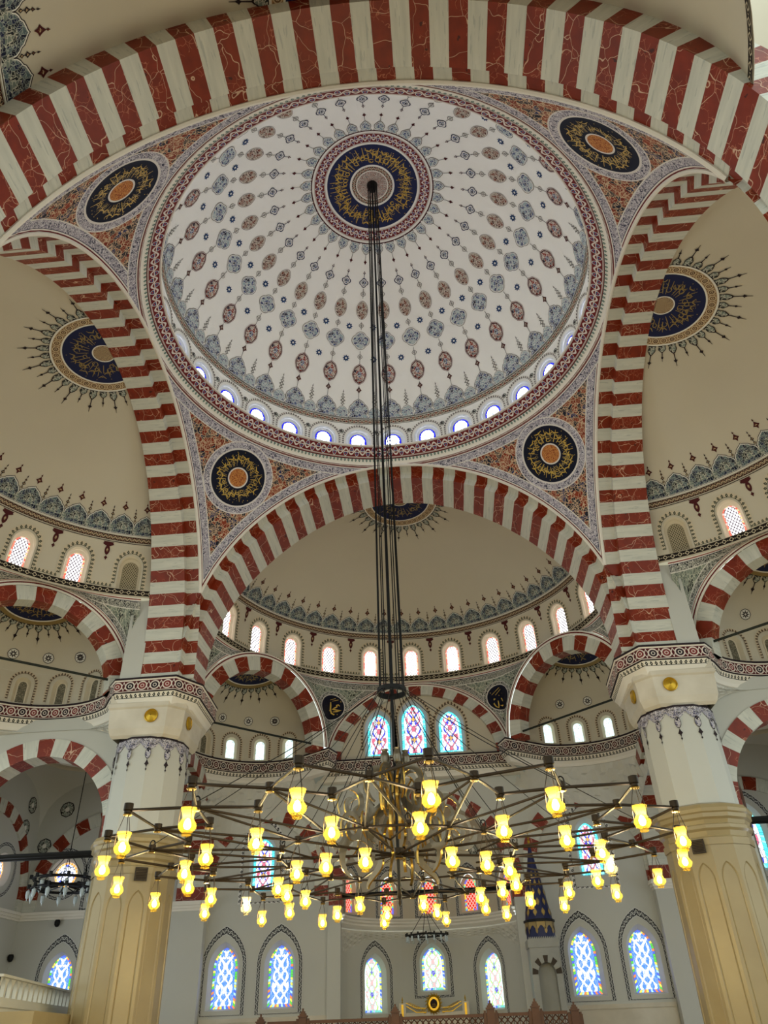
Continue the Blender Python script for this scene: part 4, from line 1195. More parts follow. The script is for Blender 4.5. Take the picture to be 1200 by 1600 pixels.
# ------------------------------------------------------------------ piers
FL_N = 16
def pier(sx, sy, label, full=True):
    root = struct(empty('pier', (sx * 9.65, sy * 9.65, 0)), label)
    cx, cy = sx * 9.65, sy * 9.65
    def oct_(r, z, n=12, rot=pi / 12): return [(r * sin(2 * pi * k / n + rot), r * cos(2 * pi * k / n + rot), z) for k in range(n)]
    b = MB()                                    # plain upper shaft, twelve-sided, with a broad head under the cornice
    b.rows([oct_(1.30, 6.9), oct_(1.29, 10.45)], 0, True)
    b.build('upper_shaft', ['white'], root, 10)
    b = MB()
    pl = [(sx * x, sy * y) for x, y in ((1.35, -1.36), (-.86, -1.37), (-1.37, -.86), (-1.36, 1.35), (1.35, 1.35))]
    b.rows([[(x * k, y * k, z) for x, y in pl] for k, z in ((.84, 10.46), (.90, 10.56), (.955, 10.8), (.985, 11.5), (1.03, 11.56), (1.03, 11.70), (1.0, 11.74), (1.0, 12.62))], 0, True)
    b.build('pier_head', ['pale_marble'], root, 10)
    b = MB()                                    # painted collar with hanging drops
    rr = 1.315; kf = rr * 2 * pi / 12
    def Fs(i): 
        a = 2 * pi * (i + .5) / 12 + pi / 12; q = rr * cos(pi / 12)
        return lambda x, y: (q * sin(a) + x * cos(a), q * cos(a) - x * sin(a), y)
    drops = []
    for i in range(12):
        f = Fs(i); w = rr * sin(pi / 12)
        b.poly([f(-w, 10.47), f(w, 10.47), f(w, 10.40), f(-w, 10.40)], 0)
        b.rows([[f(-w + 2 * w * k / 8, 10.40) for k in range(9)], [f(-w + 2 * w * k / 8, 9.98 + .26 * (1 - abs(cos(pi * k / 8))) ) for k in range(9)]], 1, False, [[(k * .1, .4) for k in range(9)], [(k * .1, 0) for k in range(9)]])
        g = lambda x, y, f=f: f(x, y)
        for xx in (-w,):
            layered(b, lambda x, y, f=f, w=w: f(x - w, y), oval(.22, .42, 0, 0, .2, 12, 9.86), [(1, 0), (.85, 1)], (0, 9.86))
            layered(b, lambda x, y, f=f, w=w: f(x - w, y), lozenge(.17, .30, 9.50), [(1, 0)], (0, 9.50))
            layered(b, lambda x, y, f=f, w=w: f(x - w, y), lozenge(.07, .14, 9.30), [(1, 0)], (0, 9.30))
    b.build('painted_collar', ['ink', 'a_dark'], root, 0)
    b = MB()                                    # gilded bosses on the faces of the head
    def boss(px, py, nx, ny, z, r):
        t = (-ny, nx)
        rows = []
        for (q, h) in ((r, 0.0), (r, .05), (r * .86, .07), (r * .80, .04), (r * .5, .07), (.02, .10)):
            rows.append([(px + t[0] * q * cos(a) + nx * h, py + t[1] * q * cos(a) + ny * h, z + q * sin(a)) for a in [2 * pi * k / 24 for k in range(24)]])
        b.rows(rows, 0, True)
    boss(-.28 * sx, sy * -1.345, 0, -sy, 11.2, .25)
    boss(sx * -1.345, sy * -.28, -sx, 0, 11.2, .25)
    b.build('gilded_boss', ['gilt'], root)
    if full:
        b = MB()                                # moulded marble capital
        prof = [(1.40, 5.95), (1.42, 6.15), (1.36, 6.2), (1.40, 6.35), (1.47, 6.42), (1.47, 6.52), (1.41, 6.56), (1.45, 6.68), (1.53, 6.74), (1.53, 6.86), (1.58, 6.90), (1.60, 7.0), (1.52, 7.12), (1.32, 7.2)]
        b.rows([oct_(r, z) for r, z in prof], 0, True); b.build('capital', ['shaft'], root, 25)
        b = MB()                                # marble shaft, each face a sunk panel with an ogee head
        def sh(r): return lambda i: (2 * pi * (i + .5) / 12 + pi / 12, r * cos(pi / 12), r * sin(pi / 12))
        for i in range(12):
            def ff(x, z, d, i=i):
                r = 1.37 + max(0, (5.95 - z)) * .006 - d; a = 2 * pi * (i + .5) / 12 + pi / 12; q = r * cos(pi / 12); w = r * sin(pi / 12)
                return (q * sin(a) + x * w * cos(a), q * cos(a) - x * w * sin(a), z)
            o = arch_outline(.74, .4, 4.95, .9, 8); o = [(x, z if z < 4.95 else 4.95 + (z - 4.95) * .42) for x, z in o]
            hole_bay(b, lambda u, v, d, ff=ff: ff(u, v, d), -1, 1, 0.0, 5.97, o, 0, 1)
            o2 = [(x * .90, z - (.03 if z > 4.95 else 0)) for x, z in o]
            o3 = [(x * .82, z - (.06 if z > 4.95 else 0)) for x, z in o]
            strip(b, ff, o, o2, 0, .035); strip(b, ff, o2, o3, .035, .02)
            st = len(b.v); k = len(o3)
            for q in o3: b.p(ff(q[0], q[1], .02))
            b.face(range(st, st + k))
        b.build('marble_shaft', ['shaft'], root, 20)
        b = MB(); a = atan2(1.054 - cx, -17.3 - cy); a = pi if abs(cx) < 0 else a
        face = round((a - pi / 12) / (2 * pi / 12) - .5); a = 2 * pi * (face + .5) / 12 + pi / 12; q = 1.39
        for k in range(-1, 2):
            pass
        f = lambda x, y, d: ((q + d) * sin(a) + x * cos(a), (q + d) * cos(a) - x * sin(a), y)
        b.rows([[f(-.2, 5.72, .0), f(.2, 5.72, .0), f(.2, 6.12, .0), f(-.2, 6.12, .0)], [f(-.2, 5.72, .05), f(.2, 5.72, .05), f(.2, 6.12, .05), f(-.2, 6.12, .05)], [f(-.17, 5.75, .05), f(.17, 5.75, .05), f(.17, 6.09, .05), f(-.17, 6.09, .05)]], 0, True)
        for k in range(7):
            z = 5.76 + .047 * k
            b.rows([[f(-.17, z, .05), f(.17, z, .05)], [f(-.17, z + .04, .03), f(.17, z + .04, .03)]])
        b.build('vent_grille', ['grille'], root, 0)
    return root
pier(-1, 1, 'front left pier: cream fluted marble shaft below, white twelve-sided shaft above')
pier(1, 1, 'front right pier: cream fluted marble shaft below, white twelve-sided shaft above')
pier(-1, -1, 'near left pier, out of the photograph at its left edge')
pier(1, -1, 'near right pier, only the corner of its maroon cornice in view')

# ------------------------------------------------------------------ lower walls
YW = 20.4
FQ = lambda u, v, d: (u, YW + d, v)
def painted_border(parent, F, fo0, fo1, m, per, nm='painted_border'):
    b = MB(); strip(b, F, fo0, fo1, -.015, -.015, 0, True, per); return b.build(nm, [m], parent)
def low_window(F, parent, uc, label, gm='g_low', gb='g_low_b', vb=2.42, vs=3.95, w=.55, ww=.14):
    window(nwin(), F, lambda s: arch_outline(w + ww * s, vb - .06 * s, vs, .55, uc=uc), label, gm, gb, 'white', .32, .11)
    painted_border(parent, F, arch_outline(w + .30, vb - .22, vs + .02, .62, uc=uc), arch_outline(w + .48, vb - .26, vs + .04, .70, uc=uc), 'b_black', .22)
for sx, wh in ((-1, 'left'), (1, 'right')):
    mb = MB()
    xs = sorted([sx * 4.3, sx * 7.95, sx * 10.95])
    cs = sorted([sx * 6.68, sx * 9.2])
    mb_rects = []
    for i, uc in enumerate(cs): hole_bay(mb, FQ, xs[i], xs[i + 1], 0, 6.4, arch_outline(.69, 2.36, 3.95, .55, uc=uc), 0, 2)
    hole_bay(mb, FQ, min(sx * 4.3, sx * 10.95), max(sx * 4.3, sx * 10.95), 6.4, 12.6, arch_outline(.63, 6.92, 8.6, .5, uc=sx * 7.72), 0, 2)
    wl = struct(mb.build('wall_front', ['white']), 'white front wall with stained windows, on the %s side of the apse' % wh)
    for uc in cs:
        pos = 'nearest the apse' if abs(uc) < 8 else 'farthest from the apse'
        low_window(FQ, wl, uc, 'tall blue scroll stained window low on the front wall, %s side, %s' % (wh, pos))
    window(nwin(), FQ, lambda s: arch_outline(.50 + .13 * s, 7.0 - .08 * s, 8.55 + .05 * s, .5, uc=sx * 7.72), 'turquoise-bordered stained window under the striped blind arch, %s of the apse' % wh, 'g_tymp', 'g_tymp_b', 'white', .3, .13)
    b = MB(); strip(b, FQ, arch_outline(.92, 6.5, 8.7, .55, uc=sx * 7.72), arch_outline(1.06, 6.42, 8.72, .60, uc=sx * 7.72), -.015, -.015, 0, True, .2); b.build('painted_dot_outline', ['b_blackdots'], wl)
    T = frame((sx * 7.6, YW), 0)
    root = struct(empty('blind_arch', (sx * 7.6, YW, 6.6)), 'striped blind arch on the front wall, %s of the apse' % wh)
    striped_arch(root, lambda x, w, z: (x, w, z - 6.6), 7.5, [(3.05, -.10), (2.42, -.10), (2.42, .02), (3.05, .02)], 15, 0, 1.0, False, 3, leg=[(6.62, 7.05, True), (7.05, 7.5, False)])
    # pilaster with a moulded head in the corner, and a dado ledge
    mb = MB(); x0, x1 = sorted((sx * 10.15, sx * 11.7))
    mb.box(x0, x1, 19.9, YW + .02, 0, 6.2); pil = struct(mb.build('pilaster', ['white']), 'white pilaster under the striped arch springing, %s end of the front wall' % wh)
    mb = MB()
    for (e, z0, z1) in ((.04, 6.2, 6.3), (.10, 6.3, 6.42), (.16, 6.42, 6.52), (.12, 6.52, 6.6)): mb.box(x0 - e, x1 + e, 19.9 - e, YW, z0, z1)
    mb.build('pilaster_head', ['molding'], pil)
    mb = MB(); a0, a1 = sorted((sx * 4.4, sx * 10.1)); mb.box(a0, a1, YW - .10, YW, 1.9, 2.06); mb.box(a0, a1, YW - .05, YW, 0, 1.9)
    struct(mb.build('baseboard_%s' % wh, ['pale_marble']), 'veined marble dado along the foot of the front wall, %s side' % wh)
    # corner room: front wall, outer wall, vault
    mb = MB(); A, B_ = sx * 11.0, sx * 19.2
    u0, u1 = min(A, B_), max(A, B_); F = FQ
    hole_bay(mb, F, u0, u1, 0, 6.0, arch_outline(.66, 2.36, 3.9, .55, uc=sx * 16.8), 0, 2)
    mid = sx * 16.25
    bb = sorted([A, mid, B_])
    big = lambda g: arch_outline(.86 + g, 6.95 - g, 8.5, .45, uc=sx * 14.95)
    ocl = lambda g: circle_outline(.56 + g, sx * 17.45, 8.1)
    for lo, hi in ((bb[0], bb[1]), (bb[1], bb[2])):
        isbig = lo <= sx * 14.95 <= hi
        hole_bay(mb, F, lo, hi, 6.0, 13.6, big(.16) if isbig else ocl(.14), 0, 2)
    cw = struct(mb.build('wall_front', ['white']), 'white front wall of the %s corner room' % wh)
    low_window(F, cw, sx * 16.8, 'blue stained window low in the %s corner room, behind the pier' % wh, w=.54, ww=.12)
    window(nwin(), F, lambda s: big(.16 * s), 'wide turquoise stained window beside the %s pier in the corner room' % wh, 'g_tymp', 'g_tymp_b', 'white', .3, .2)
    painted_border(cw, F, big(.36), big(.56), 'b_black', .26)
    window(nwin(), F, lambda s: ocl(.14 * s), 'round oculus window with amber rim on the front wall of the %s corner room' % wh, 'g_ocul', 'g_ocul_b', 'white', .3, .1)
    painted_border(cw, F, ocl(.42), ocl(.60), 'b_black', .24)
    root = struct(empty('blind_arch', (sx * 15.1, YW, 6.6)), 'striped blind arch on the front wall of the %s corner room' % wh)
    striped_arch(root, lambda x, w, z: (x, w, z - 6.6), 7.0, [(4.0, -.10), (3.4, -.10), (3.4, .02), (4.0, .02)], 19, 0, .98, True, 3, leg=[(6.5, 7.0, False)])
    Fo = lambda u, v, d: (sx * (19.2 + d), u, v)
    def roses(par, spots):
      for (ff, u, v, r) in spots:
        b = MB(); layered(b, lambda x, y: ff(u + x, v + y, -.02), quatre(r, 24, 8, .1), [(1, 0), (.88, 1), (.3, 2)]); b.build('painted_rose', ['ink', 'a_grey', 'white_line'], par)
    roses(cw, ((FQ, sx * 17.9, 11.08, .38), (FQ, sx * 17.1, 9.95, .2), (FQ, sx * 18.7, 9.4, .36)))
    mb = MB(); oc2 = lambda g: circle_outline(.56 + g, 18.0, 8.0)
    hole_bay(mb, Fo, 10.2, YW, 6.0, 13.6, oc2(.14), 0, 3); mb.grid(lambda a, t: Fo(16.2 + 4.2 * a, 6 * t, 0), 2, 3)
    for q in (0, 1): hole_bay(mb, Fo, 10.2 + 3 * q, 13.2 + 3 * q, 0, 6.0, arch_outline(1.0, 1.0, 4.2, .5, uc=11.7 + 3 * q), 0, 2)
    ow = struct(mb.build('wall_%s' % wh, ['white']), 'white outer wall of the %s corner room' % wh)
    for q in (0, 1): window(nwin(), Fo, lambda s, q=q: arch_outline(.9 + .1 * s, 1.0, 4.2, .5, uc=11.7 + 3 * q), 'added unseen fill-light window in the outer wall of the %s corner room' % wh, 'g_outer_fill', 'g_tymp_b', 'white', .3, .13)  # out-of-view glowing panes, added to brighten the dark corner room
    window(nwin(), Fo, lambda s: oc2(.14 * s), 'round oculus window on the outer wall of the %s corner room' % wh, 'g_ocul', 'g_ocul_b', 'white', .3, .1)
    roses(ow, ((Fo, 19.3, 11.1, .4), (Fo, 19.1, 10.0, .4)))
    painted_border(ow, Fo, oc2(.42), oc2(.60), 'b_black', .24)
    To = lambda x, w, z: (-sx * (-w) , x, z - 6.6)
    root = struct(empty('blind_arch', (sx * 19.2, 16.6, 6.6)), 'striped blind arch on the outer wall of the %s corner room' % wh)
    striped_arch(root, lambda x, w, z: (sx * w, x, z - 6.6), 7.0, [(3.75, -.10), (3.2, -.10), (3.2, .02), (3.75, .02)], 19, 0, 1.0, True, 3, leg=[(6.5, 7.0, False)])
    mb = MB()
    for (e, z0, z1) in ((.06, 6.14, 6.24), (.13, 6.24, 6.36), (.20, 6.36, 6.48)):
        mb.box(min(sx * 11.7, B_), max(sx * 11.7, B_), YW - e, YW, z0, z1)
        mb.box(min(B_, B_ - sx * e), max(B_, B_ - sx * e), 11.0, YW, z0, z1)
    struct(mb.build('trim_%d' % (n_trim), ['molding']), 'white moulding round the walls of the %s corner room' % wh); n_trim += 1
    mb = MB(); cx, cy, hx, hy = sx * 15.15, 15.6, 4.1, 4.85
    def vault(a, t, cx=cx, cy=cy):
        x, y = 2 * a - 1, 2 * t - 1; r = hypot(x, y)
        return (cx + hx * x, cy + hy * y, 9.9 + 3.6 * sqrt(max(0.0, 1 - min(1, (abs(x) ** 3 + abs(y) ** 3) / 1.999))))
    mb.grid(vault, 24, 24)
    va = struct(mb.build('vault', ['white']), 'plain white vault of the %s corner room' % wh)
    mb = MB(); hub = [(2.1, 12.05), (2.1, 12.7), (1.95, 12.7), (1.95, 12.2), (0.01, 12.2)]
    mb.lathe(hub, 32, (cx, cy, 0)); mb.build('vault_drum', ['cream'], va)
    for (px, py) in ((-.62, .62), (.62, .62), (-.62, -.62), (.62, -.62), (0, .78), (.72, 0), (-.72, 0)):
        b = MB(); P = Vector(vault((px + 1) / 2, (py + 1) / 2)); e = .01
        tx = (Vector(vault((px + 1) / 2 + e, (py + 1) / 2)) - P).normalized(); tq = (Vector(vault((px + 1) / 2, (py + 1) / 2 + e)) - P); tq = (tq - tx * tq.dot(tx)).normalized()
        nn = tx.cross(tq); nn = -nn if nn.z > 0 else nn
        layered(b, lambda x, y: tuple(P + tx * x + tq * y + nn * .06), quatre(.36, 32, 8, .1), [(1, 0), (.9, 1), (.3, 2)]); b.build('painted_rose', ['ink', 'a_grey', 'white_line'], va)
    # wall of the side bay with the striped archway into the corner room
    Fs = lambda u, v, d: (u, 10.2 + d, v)
    mb = MB(); ac = sx * 14.15; e0, e1 = sorted((sx * 10.6, sx * 19.2))
    hole_bay(mb, Fs, e0, e1, 0.0, 12.0, arch_outline(2.83, .02, 7.7, 0, 12, uc=ac), 0, 3)
    hole_bay(mb, lambda u, v, d: Fs(u, v, .8), e0, e1, 0.0, 13.6, arch_outline(2.83, .02, 7.7, 0, 12, uc=ac), 0, 3)
    bw = struct(mb.build('wall_%s' % wh, ['white']), 'white wall of the %s side bay over the striped archway' % wh)
    root = struct(empty('archway', (ac, 10.2, 6.6)), 'red and white striped archway from the %s side bay into the corner room' % wh)
    striped_arch(root, lambda x, w, z: (x, w, z - 6.6), 7.7, [(3.50, -.05), (2.82, -.05), (2.82, .85), (3.50, .85)], 17, 0, 1.0, True, 3, leg=[(6.5, 7.1, False), (7.1, 7.7, True)][::1])
    mb = MB()
    for q in (-1, 1): mb.box(ac + q * 3.15 - .36, ac + q * 3.15 + .36, 10.12, 11.05, 0, 6.45)
    mb.build('archway_jamb', ['white'], root) if False else struct(mb.build('archway_jamb', ['white']), 'white jambs under the striped archway, %s side bay' % wh)
    for q in (0, 1):
        b = MB(); b.tube([(sx * 11.36, 10.35 + .4 * q, 7.02), (sx * 16.94, 10.35 + .4 * q, 7.02)], .085, 8)
        tag(b.build('tie_rod', ['black_iron']), '%s black tie bar beside the %s pier, at its capital' % (('nearer', 'farther')[q], wh), 'rod')
    # arcade between pier and front wall
    xa = sx * 10.2
    Fa = lambda u, v, d: (sx * (10.2 + d), u, v)
    mb = MB()
    for d in (0, 1.4): hole_bay(mb, lambda u, v, _d, d=d: Fa(u, v, d), 10.6, YW, 0.0, 12.0 if d == 0 else 13.6, arch_outline(4.36, .02, 7.2, 0, 12, uc=15.75), 0, 3)
    struct(mb.build('wall_%s' % wh, ['white']), 'white arcade wall between the %s pier and the front wall' % wh)
    root = struct(empty('archway', (xa, 15.75, 6.6)), 'red and white striped archway between the %s pier and the front wall' % wh)
    striped_arch(root, lambda x, w, z: (sx * w, x, z - 6.6), 7.2, [(4.95, -.05), (4.34, -.05), (4.34, 1.45), (4.95, 1.45)], 27, 0, 1.0, False, 3, leg=[(6.6, 7.2, True)])
    # carved hanging vaults between hollow cornice and flat walls
    for key, plan, zlow in (('ex', None, 0),):
        ex = EX['fl' if sx < 0 else 'fr'][1]; c = ex.c
        A0 = [arc((-abs(c[0]), c[1]), 3.62, -112, 36, 44)][0]
        def low(t):
            if t < .5: s = t / .5; return (-10.17, 12.6 + (YW - 12.6) * s, 11.0 - 1.9 * s ** 2)
            s = (t - .5) / .5; return (-10.17 + 5.6 * s, YW - .03, 9.1 + 2.0 * s ** 1.2)
        rows = []; nt = 7
        for j in range(nt + 1):
            v = j / nt; r = []
            for i, q in enumerate(A0):
                l = low(i / 44); a = Vector((q[0], q[1], 11.6)); p = a.lerp(Vector(l), v)
                k = (.34 if (i // 2 + j) % 2 else -.04) * sin(pi * min(1, v * 1.05)) ; dirn = Vector((-6.8 + 3.5 - p.x, 13 - p.y, 0)).normalized()
                p = p + dirn * (k + .25 * sin(pi * v) * 0); p.z += (.16 if (i // 2 + j) % 2 else -.10) * sin(pi * v)
                r.append((-sx * p.x, p.y, p.z))
            rows.append(r)
        mb = MB(); mb.rows(rows)
        struct(mb.build('muqarnas', ['carved'], None, 5), 'white stalactite carving below the hollow cornice, %s end of the front bay' % wh)
    ex = EX['lf' if sx < 0 else 'rf'][1]; c = (-abs(ex.c[0]), ex.c[1])
    A0 = arc(c, 3.58, -88, 62, 44); rows = []
    for j in range(9):
        v = j / 8; r = []
        for i, q in enumerate(A0):
            a = Vector((q[0], q[1], 11.58)); s = i / 44
            l = Vector((-17.6 + 6.7 * s, 10.14, 11.5 - .95 * abs(2 * s - 1) ** 5)); p = a.lerp(l, v)
            k = (.38 if (i // 2 + j) % 2 else .05) * sin(pi * v) * abs(2 * s - 1) ** 3; p = p + Vector((0, -1, 0)) * k; p.z -= k * .5
            r.append((-sx * p.x, p.y, p.z))
        rows.append(r)
    mb = MB(); mb.rows(rows); struct(mb.build('muqarnas', ['carved'], None, 5), 'carved stalactite corbel under the hollow cornice of the %s side bay' % wh)

# ------------------------------------------------------------------ apse
AA, AB = 4.2, 3.6
def ap(az, z, d=0.0): return ((AA + d) * sin(az), YW + (AB + d) * cos(az), z)
def apF(a0, k): return lambda u, v, d: ap(radians(a0) + u / k, v, d)
mb = MB(); KA = 3.85
low = [(-40, 2.06, 3.62, -66, -20), (0, 2.86, 4.0, -20, 20), (40, 2.06, 3.62, 20, 66)]
for a, vb, vs, b0, b1 in low:
    hole_bay(mb, apF(a, KA), radians(b0 - a) * KA, radians(b1 - a) * KA, 0, 5.1, arch_outline(.58, vb, vs, .55), 0, 3)
for b0, b1 in ((-90, -66), (66, 90)): mb.grid(lambda s, t: ap(radians(b0 + (b1 - b0) * s), 5.1 * t), 6, 4)
ups = [-62, -28.5, 0, 28.5, 62]; bn = [-90, -45, -14.2, 14.2, 45, 90]
for i, a in enumerate(ups):
    hole_bay(mb, apF(a, KA), radians(bn[i] - a) * KA, radians(bn[i + 1] - a) * KA, 5.8, 8.3, arch_outline(.40, 6.06, 7.2, .5), 0, 3)
def aph(a, t):
    z = 8.3 + 2.55 * sin(t * pi / 2 * .999); k = cos(t * pi / 2 * .999); az = radians(-90 + 180 * a)
    return (AA * k * sin(az), YW + AB * k * cos(az), z)
mb.grid(aph, 32, 14)
apse = struct(mb.build('apse', ['cream', 'white']), 'rounded apse niche in the front wall with a half-dome head and two rows of stained windows')
for p in apse.data.polygons:
    if p.center.z < 5.1: p.material_index = 1
for a, vb, vs, _, _ in low:
    wn = {-40: 'left', 0: 'middle, highest', 40: 'right'}[a]
    window(nwin(), apF(a, KA), lambda s, vb=vb, vs=vs: arch_outline(.46 + .12 * s, vb + .06 - .06 * s, vs, .55), 'green-tinted stained window in the apse, the %s of the low three' % wn, 'g_apse', 'g_apse_b', 'white', .28, .09)
    painted_border(apse, apF(a, KA), arch_outline(.72, vb - .14, vs + .02, .62), arch_outline(.87, vb - .26 if a == 0 else vb - .2, vs + .04, .70), 'b_black', .2)
for a in ups:
    window(nwin(), apF(a, KA), lambda s: arch_outline(.31 + .09 * s, 6.12 - .06 * s, 7.16, .5), 'small red lattice stained window in the upper row of the apse', 'g_apse_up', 'g_apse_up_b', 'cream_reveal', .2, .08)
    painted_border(apse, apF(a, KA), arch_outline(.53, 6.0, 7.22, .6), arch_outline(.68, 5.9, 7.25, .68), 'b_black', .2)
for a in (-60, -38, -13.5, 10.5, 36, 60):
    b = MB(); az = radians(a); f = lambda x, y: ap(az + x / KA, 8.75 + y, -.05 - .0)
    def f(x, y, az=az):
        z = 8.78 + y; s = (z - 8.3) / 2.55; k = sqrt(max(0, 1 - s * s)); aa = az + x / KA; return (AA * k * sin(aa) * .985, YW + AB * k * cos(aa) * .985, z)
    layered(b, f, quatre(.28, 32, 8, .1), [(1, 0), (.88, 1), (.3, 2)], sub=2); b.build('painted_rose', ['ink', 'a_grey', 'white_line'], apse)
def ap_rows(mb, prof, mats=None, n=48, per=.4):
    for j in range(len(prof) - 1):
        (d0, z0), (d1, z1) = prof[j], prof[j + 1]
        mb.grid(lambda a, t: ap(radians(-90 + 180 * a), z0 + (z1 - z0) * t, d0 + (d1 - d0) * t), n, 1, mats[j] if mats else 0, lambda a, t: (a * 30, t))
mb = MB(); ap_rows(mb, [(.02, 5.86), (-.42, 5.86), (-.42, 5.78), (-.36, 5.74), (-.36, 5.66), (-.28, 5.6), (-.30, 5.52), (-.2, 5.42), (-.08, 5.36), (-.02, 5.3)])
struct(mb.build('trim_%d' % n_trim, ['molding']), 'white moulded ledge round the inside of the apse'); n_trim += 1
mb = MB(); rows = []
for j in range(8):
    v = j / 7; r = []
    for i in range(73):
        a = radians(-90 + 180 * i / 72); e = abs(2 * i / 72 - 1); zl = 5.0 - 1.9 * max(0, e - .55) ** .8 * (1 if e > .55 else 0)
        z = 5.34 + (zl - 5.34) * v; k = -.10 * (1 - v) - (.15 if (i // 2 + j) % 2 else 0) * sin(pi * v) * (.25 + e ** 2); r.append(ap(a, z, k))
    rows.append(r)
mb.rows(rows); struct(mb.build('muqarnas', ['carved'], None, 5), 'low white stalactite carving under the apse ledge')
root = struct(empty('apse_arch', (0, YW, 6.6)), 'red and white striped arch framing the mouth of the apse')
striped_arch(root, lambda x, w, z: (x, w, z - 6.6), 6.75, [(4.5, -.12), (3.9, -.12), (3.9, .5), (4.5, .5)], 25, 0, .97, False, 3, leg=[(6.2, 6.75, True)])
mb = MB()
for sg in (-1, 1):
    x0, x1 = sorted((sg * 3.95, sg * 4.55)); mb.box(x0, x1, YW - .14, YW + .3, 0, 6.2)
struct(mb.build('apse_jamb', ['white']), 'white jambs at both sides of the apse mouth')
# wall over the apse arch
mb = MB(); hole_bay(mb, FQ, -4.3, 4.3, 0, 12.6, arch_outline(4.16, .02, 6.75, 0, 14), 0, 3); struct(mb.build('wall_front', ['white']), 'white front wall over the apse arch')
for q in (0, 1):
    b = MB(); b.tube([(-3.9, YW + .02 + .34 * q, 6.62), (3.9, YW + .02 + .34 * q, 6.62)], .07, 8)
    tag(b.build('tie_rod', ['black_iron']), '%s black tie bar across the mouth of the apse' % ('nearer', 'farther')[q], 'rod')
# floor
mb = MB(); mb.grid(lambda a, t: (-30 + 60 * a, -34 + 60 * t, 0), 4, 4); struct(mb.build('floor', ['carpet']), 'patterned carpet floor, below the frame')

# ================================================================== THINGS
# ------------------------------------------------------------------ great chandelier
CZ = 4.62
SX_, SY_ = .83, 1.03
chan = tag(empty('chandelier', (0, 0, CZ)), 'huge flat bronze ring chandelier of crossing rods with amber lamps, hung under the main dome', 'chandelier')
def cp(r, deg, z=0.0): return (r * sin(radians(deg)) * SX_, r * cos(radians(deg)) * SY_, z)
RO, RJ, RI, RN = 6.95, 6.05, 5.25, 3.05
def rod(a, b, r=.025, nm='rod', m='bronze', lip=True):
    mb = MB(); mb.tube([a, b], r, 6)
    return mb.build(nm, [m], chan)
for k in range(20):
    t = 9 + 18 * k
    for q in (-9, 9):
        rod(cp(RO, t), cp(RJ, t + q)); rod(cp(RJ, t + q), cp(RI, t)); rod(cp(RJ, t + q, -.01), cp(RN, t, -.03), .022)
    rod(cp(RN, t, -.03), cp(RN, t + 18, -.03), .024)
    if k % 2 == 0: rod(cp(RN, t, -.03), cp(.12, t, .02), .026)
    else: rod(cp(RN, t, -.03), cp(2.15, t + 9, -.10), .02); rod(cp(2.15, t + 9, -.10), cp(RN, t + 18, -.03), .02)
def node(p, r=.075, h=.17, m='bronze', nm='joint'):
    mb = MB(); mb.lathe([(.001, h * .62), (r, h * .62), (r * 1.02, 0), (r * .82, -h * .1), (r * .82, -h * .3), (.001, -h * .32)], 10, p)
    mb.lathe([(r * .55, -h * .3), (r * 1.0, -h * .42), (r * .9, -h * .5), (.001, -h * .5)], 10, p, 1)
    return mb.build(nm, [m, 'brass'], chan)
for k in range(20):
    t = 9 + 18 * k
    node(cp(RO, t)); node(cp(RI, t)); node(cp(RJ, t + 9), .07, .13); node(cp(RN, t, -.03), .065, .12)
node((0, 0, .02), .14, .2, 'bronze', 'hub')
# one lamp: amber glass with a bulb and three chains
lamp_root = None
def make_lamp(p):
    e = bpy.data.objects.new('lamp', None); e.empty_display_size = .1; COL.objects.link(e); e.parent = chan; e.location = p
    b = MB(); b.lathe([(.118, .02), (.112, .0), (.085, -.07), (.072, -.105), (.092, -.145), (.128, -.20), (.132, -.235), (.105, -.285), (.066, -.315), (.062, -.33), (.072, -.345), (.060, -.36), (.001, -.36)], 18)
    b.build('lamp_glass', ['lamp'], e, 60)
    b = MB(); b.lathe([(.001, -.12), (.03, -.14), (.05, -.19), (.052, -.22), (.035, -.26), (.001, -.275)], 10); b.build('bulb', ['bulb'], e, 60)
    ld = bpy.data.lights.new('lamp_light', 'POINT'); ld.energy = 22; ld.color = (1.0, .93, .76); ld.shadow_soft_size = .05
    lo = bpy.data.objects.new('lamp_light', ld); COL.objects.link(lo); lo.parent = e; lo.location = (0, 0, -.10)
    for q in range(3):
        b = MB(); a = 2 * pi * q / 3 + .4; b.tube([(.13 * sin(a), .13 * cos(a), -.19), (.122 * sin(a), .122 * cos(a), .0), (.035 * sin(a), .035 * cos(a), .30)], .006, 4); b.build('lamp_chain', ['bronze'], e)
    return e
def place_lamp(p, pale=False):
    global lamp_root
    if lamp_root is None: lamp_root = make_lamp(p); e = lamp_root
    else: e = dup_tree(lamp_root, chan); e.location = p
    if pale:
        for ch in e.children:
            if ch.name.startswith('lamp_glass'):
                ch.data = ch.data.copy(); ch.data.materials[0] = M['lamp_pale']; ch['label'] = 'pale whitish lamp glass'
    return e
for k in range(20):
    t = 9 + 18 * k
    x, y, z = cp(RO, t); place_lamp((x, y, -.36))
    x, y, z = cp(RI, t); place_lamp((x, y, -.36), k in (5, 16))
    x, y, z = cp(RN, t); 
    if k % 2 == 0 or k in (3, 7, 11, 15): place_lamp((x, y, -.42))
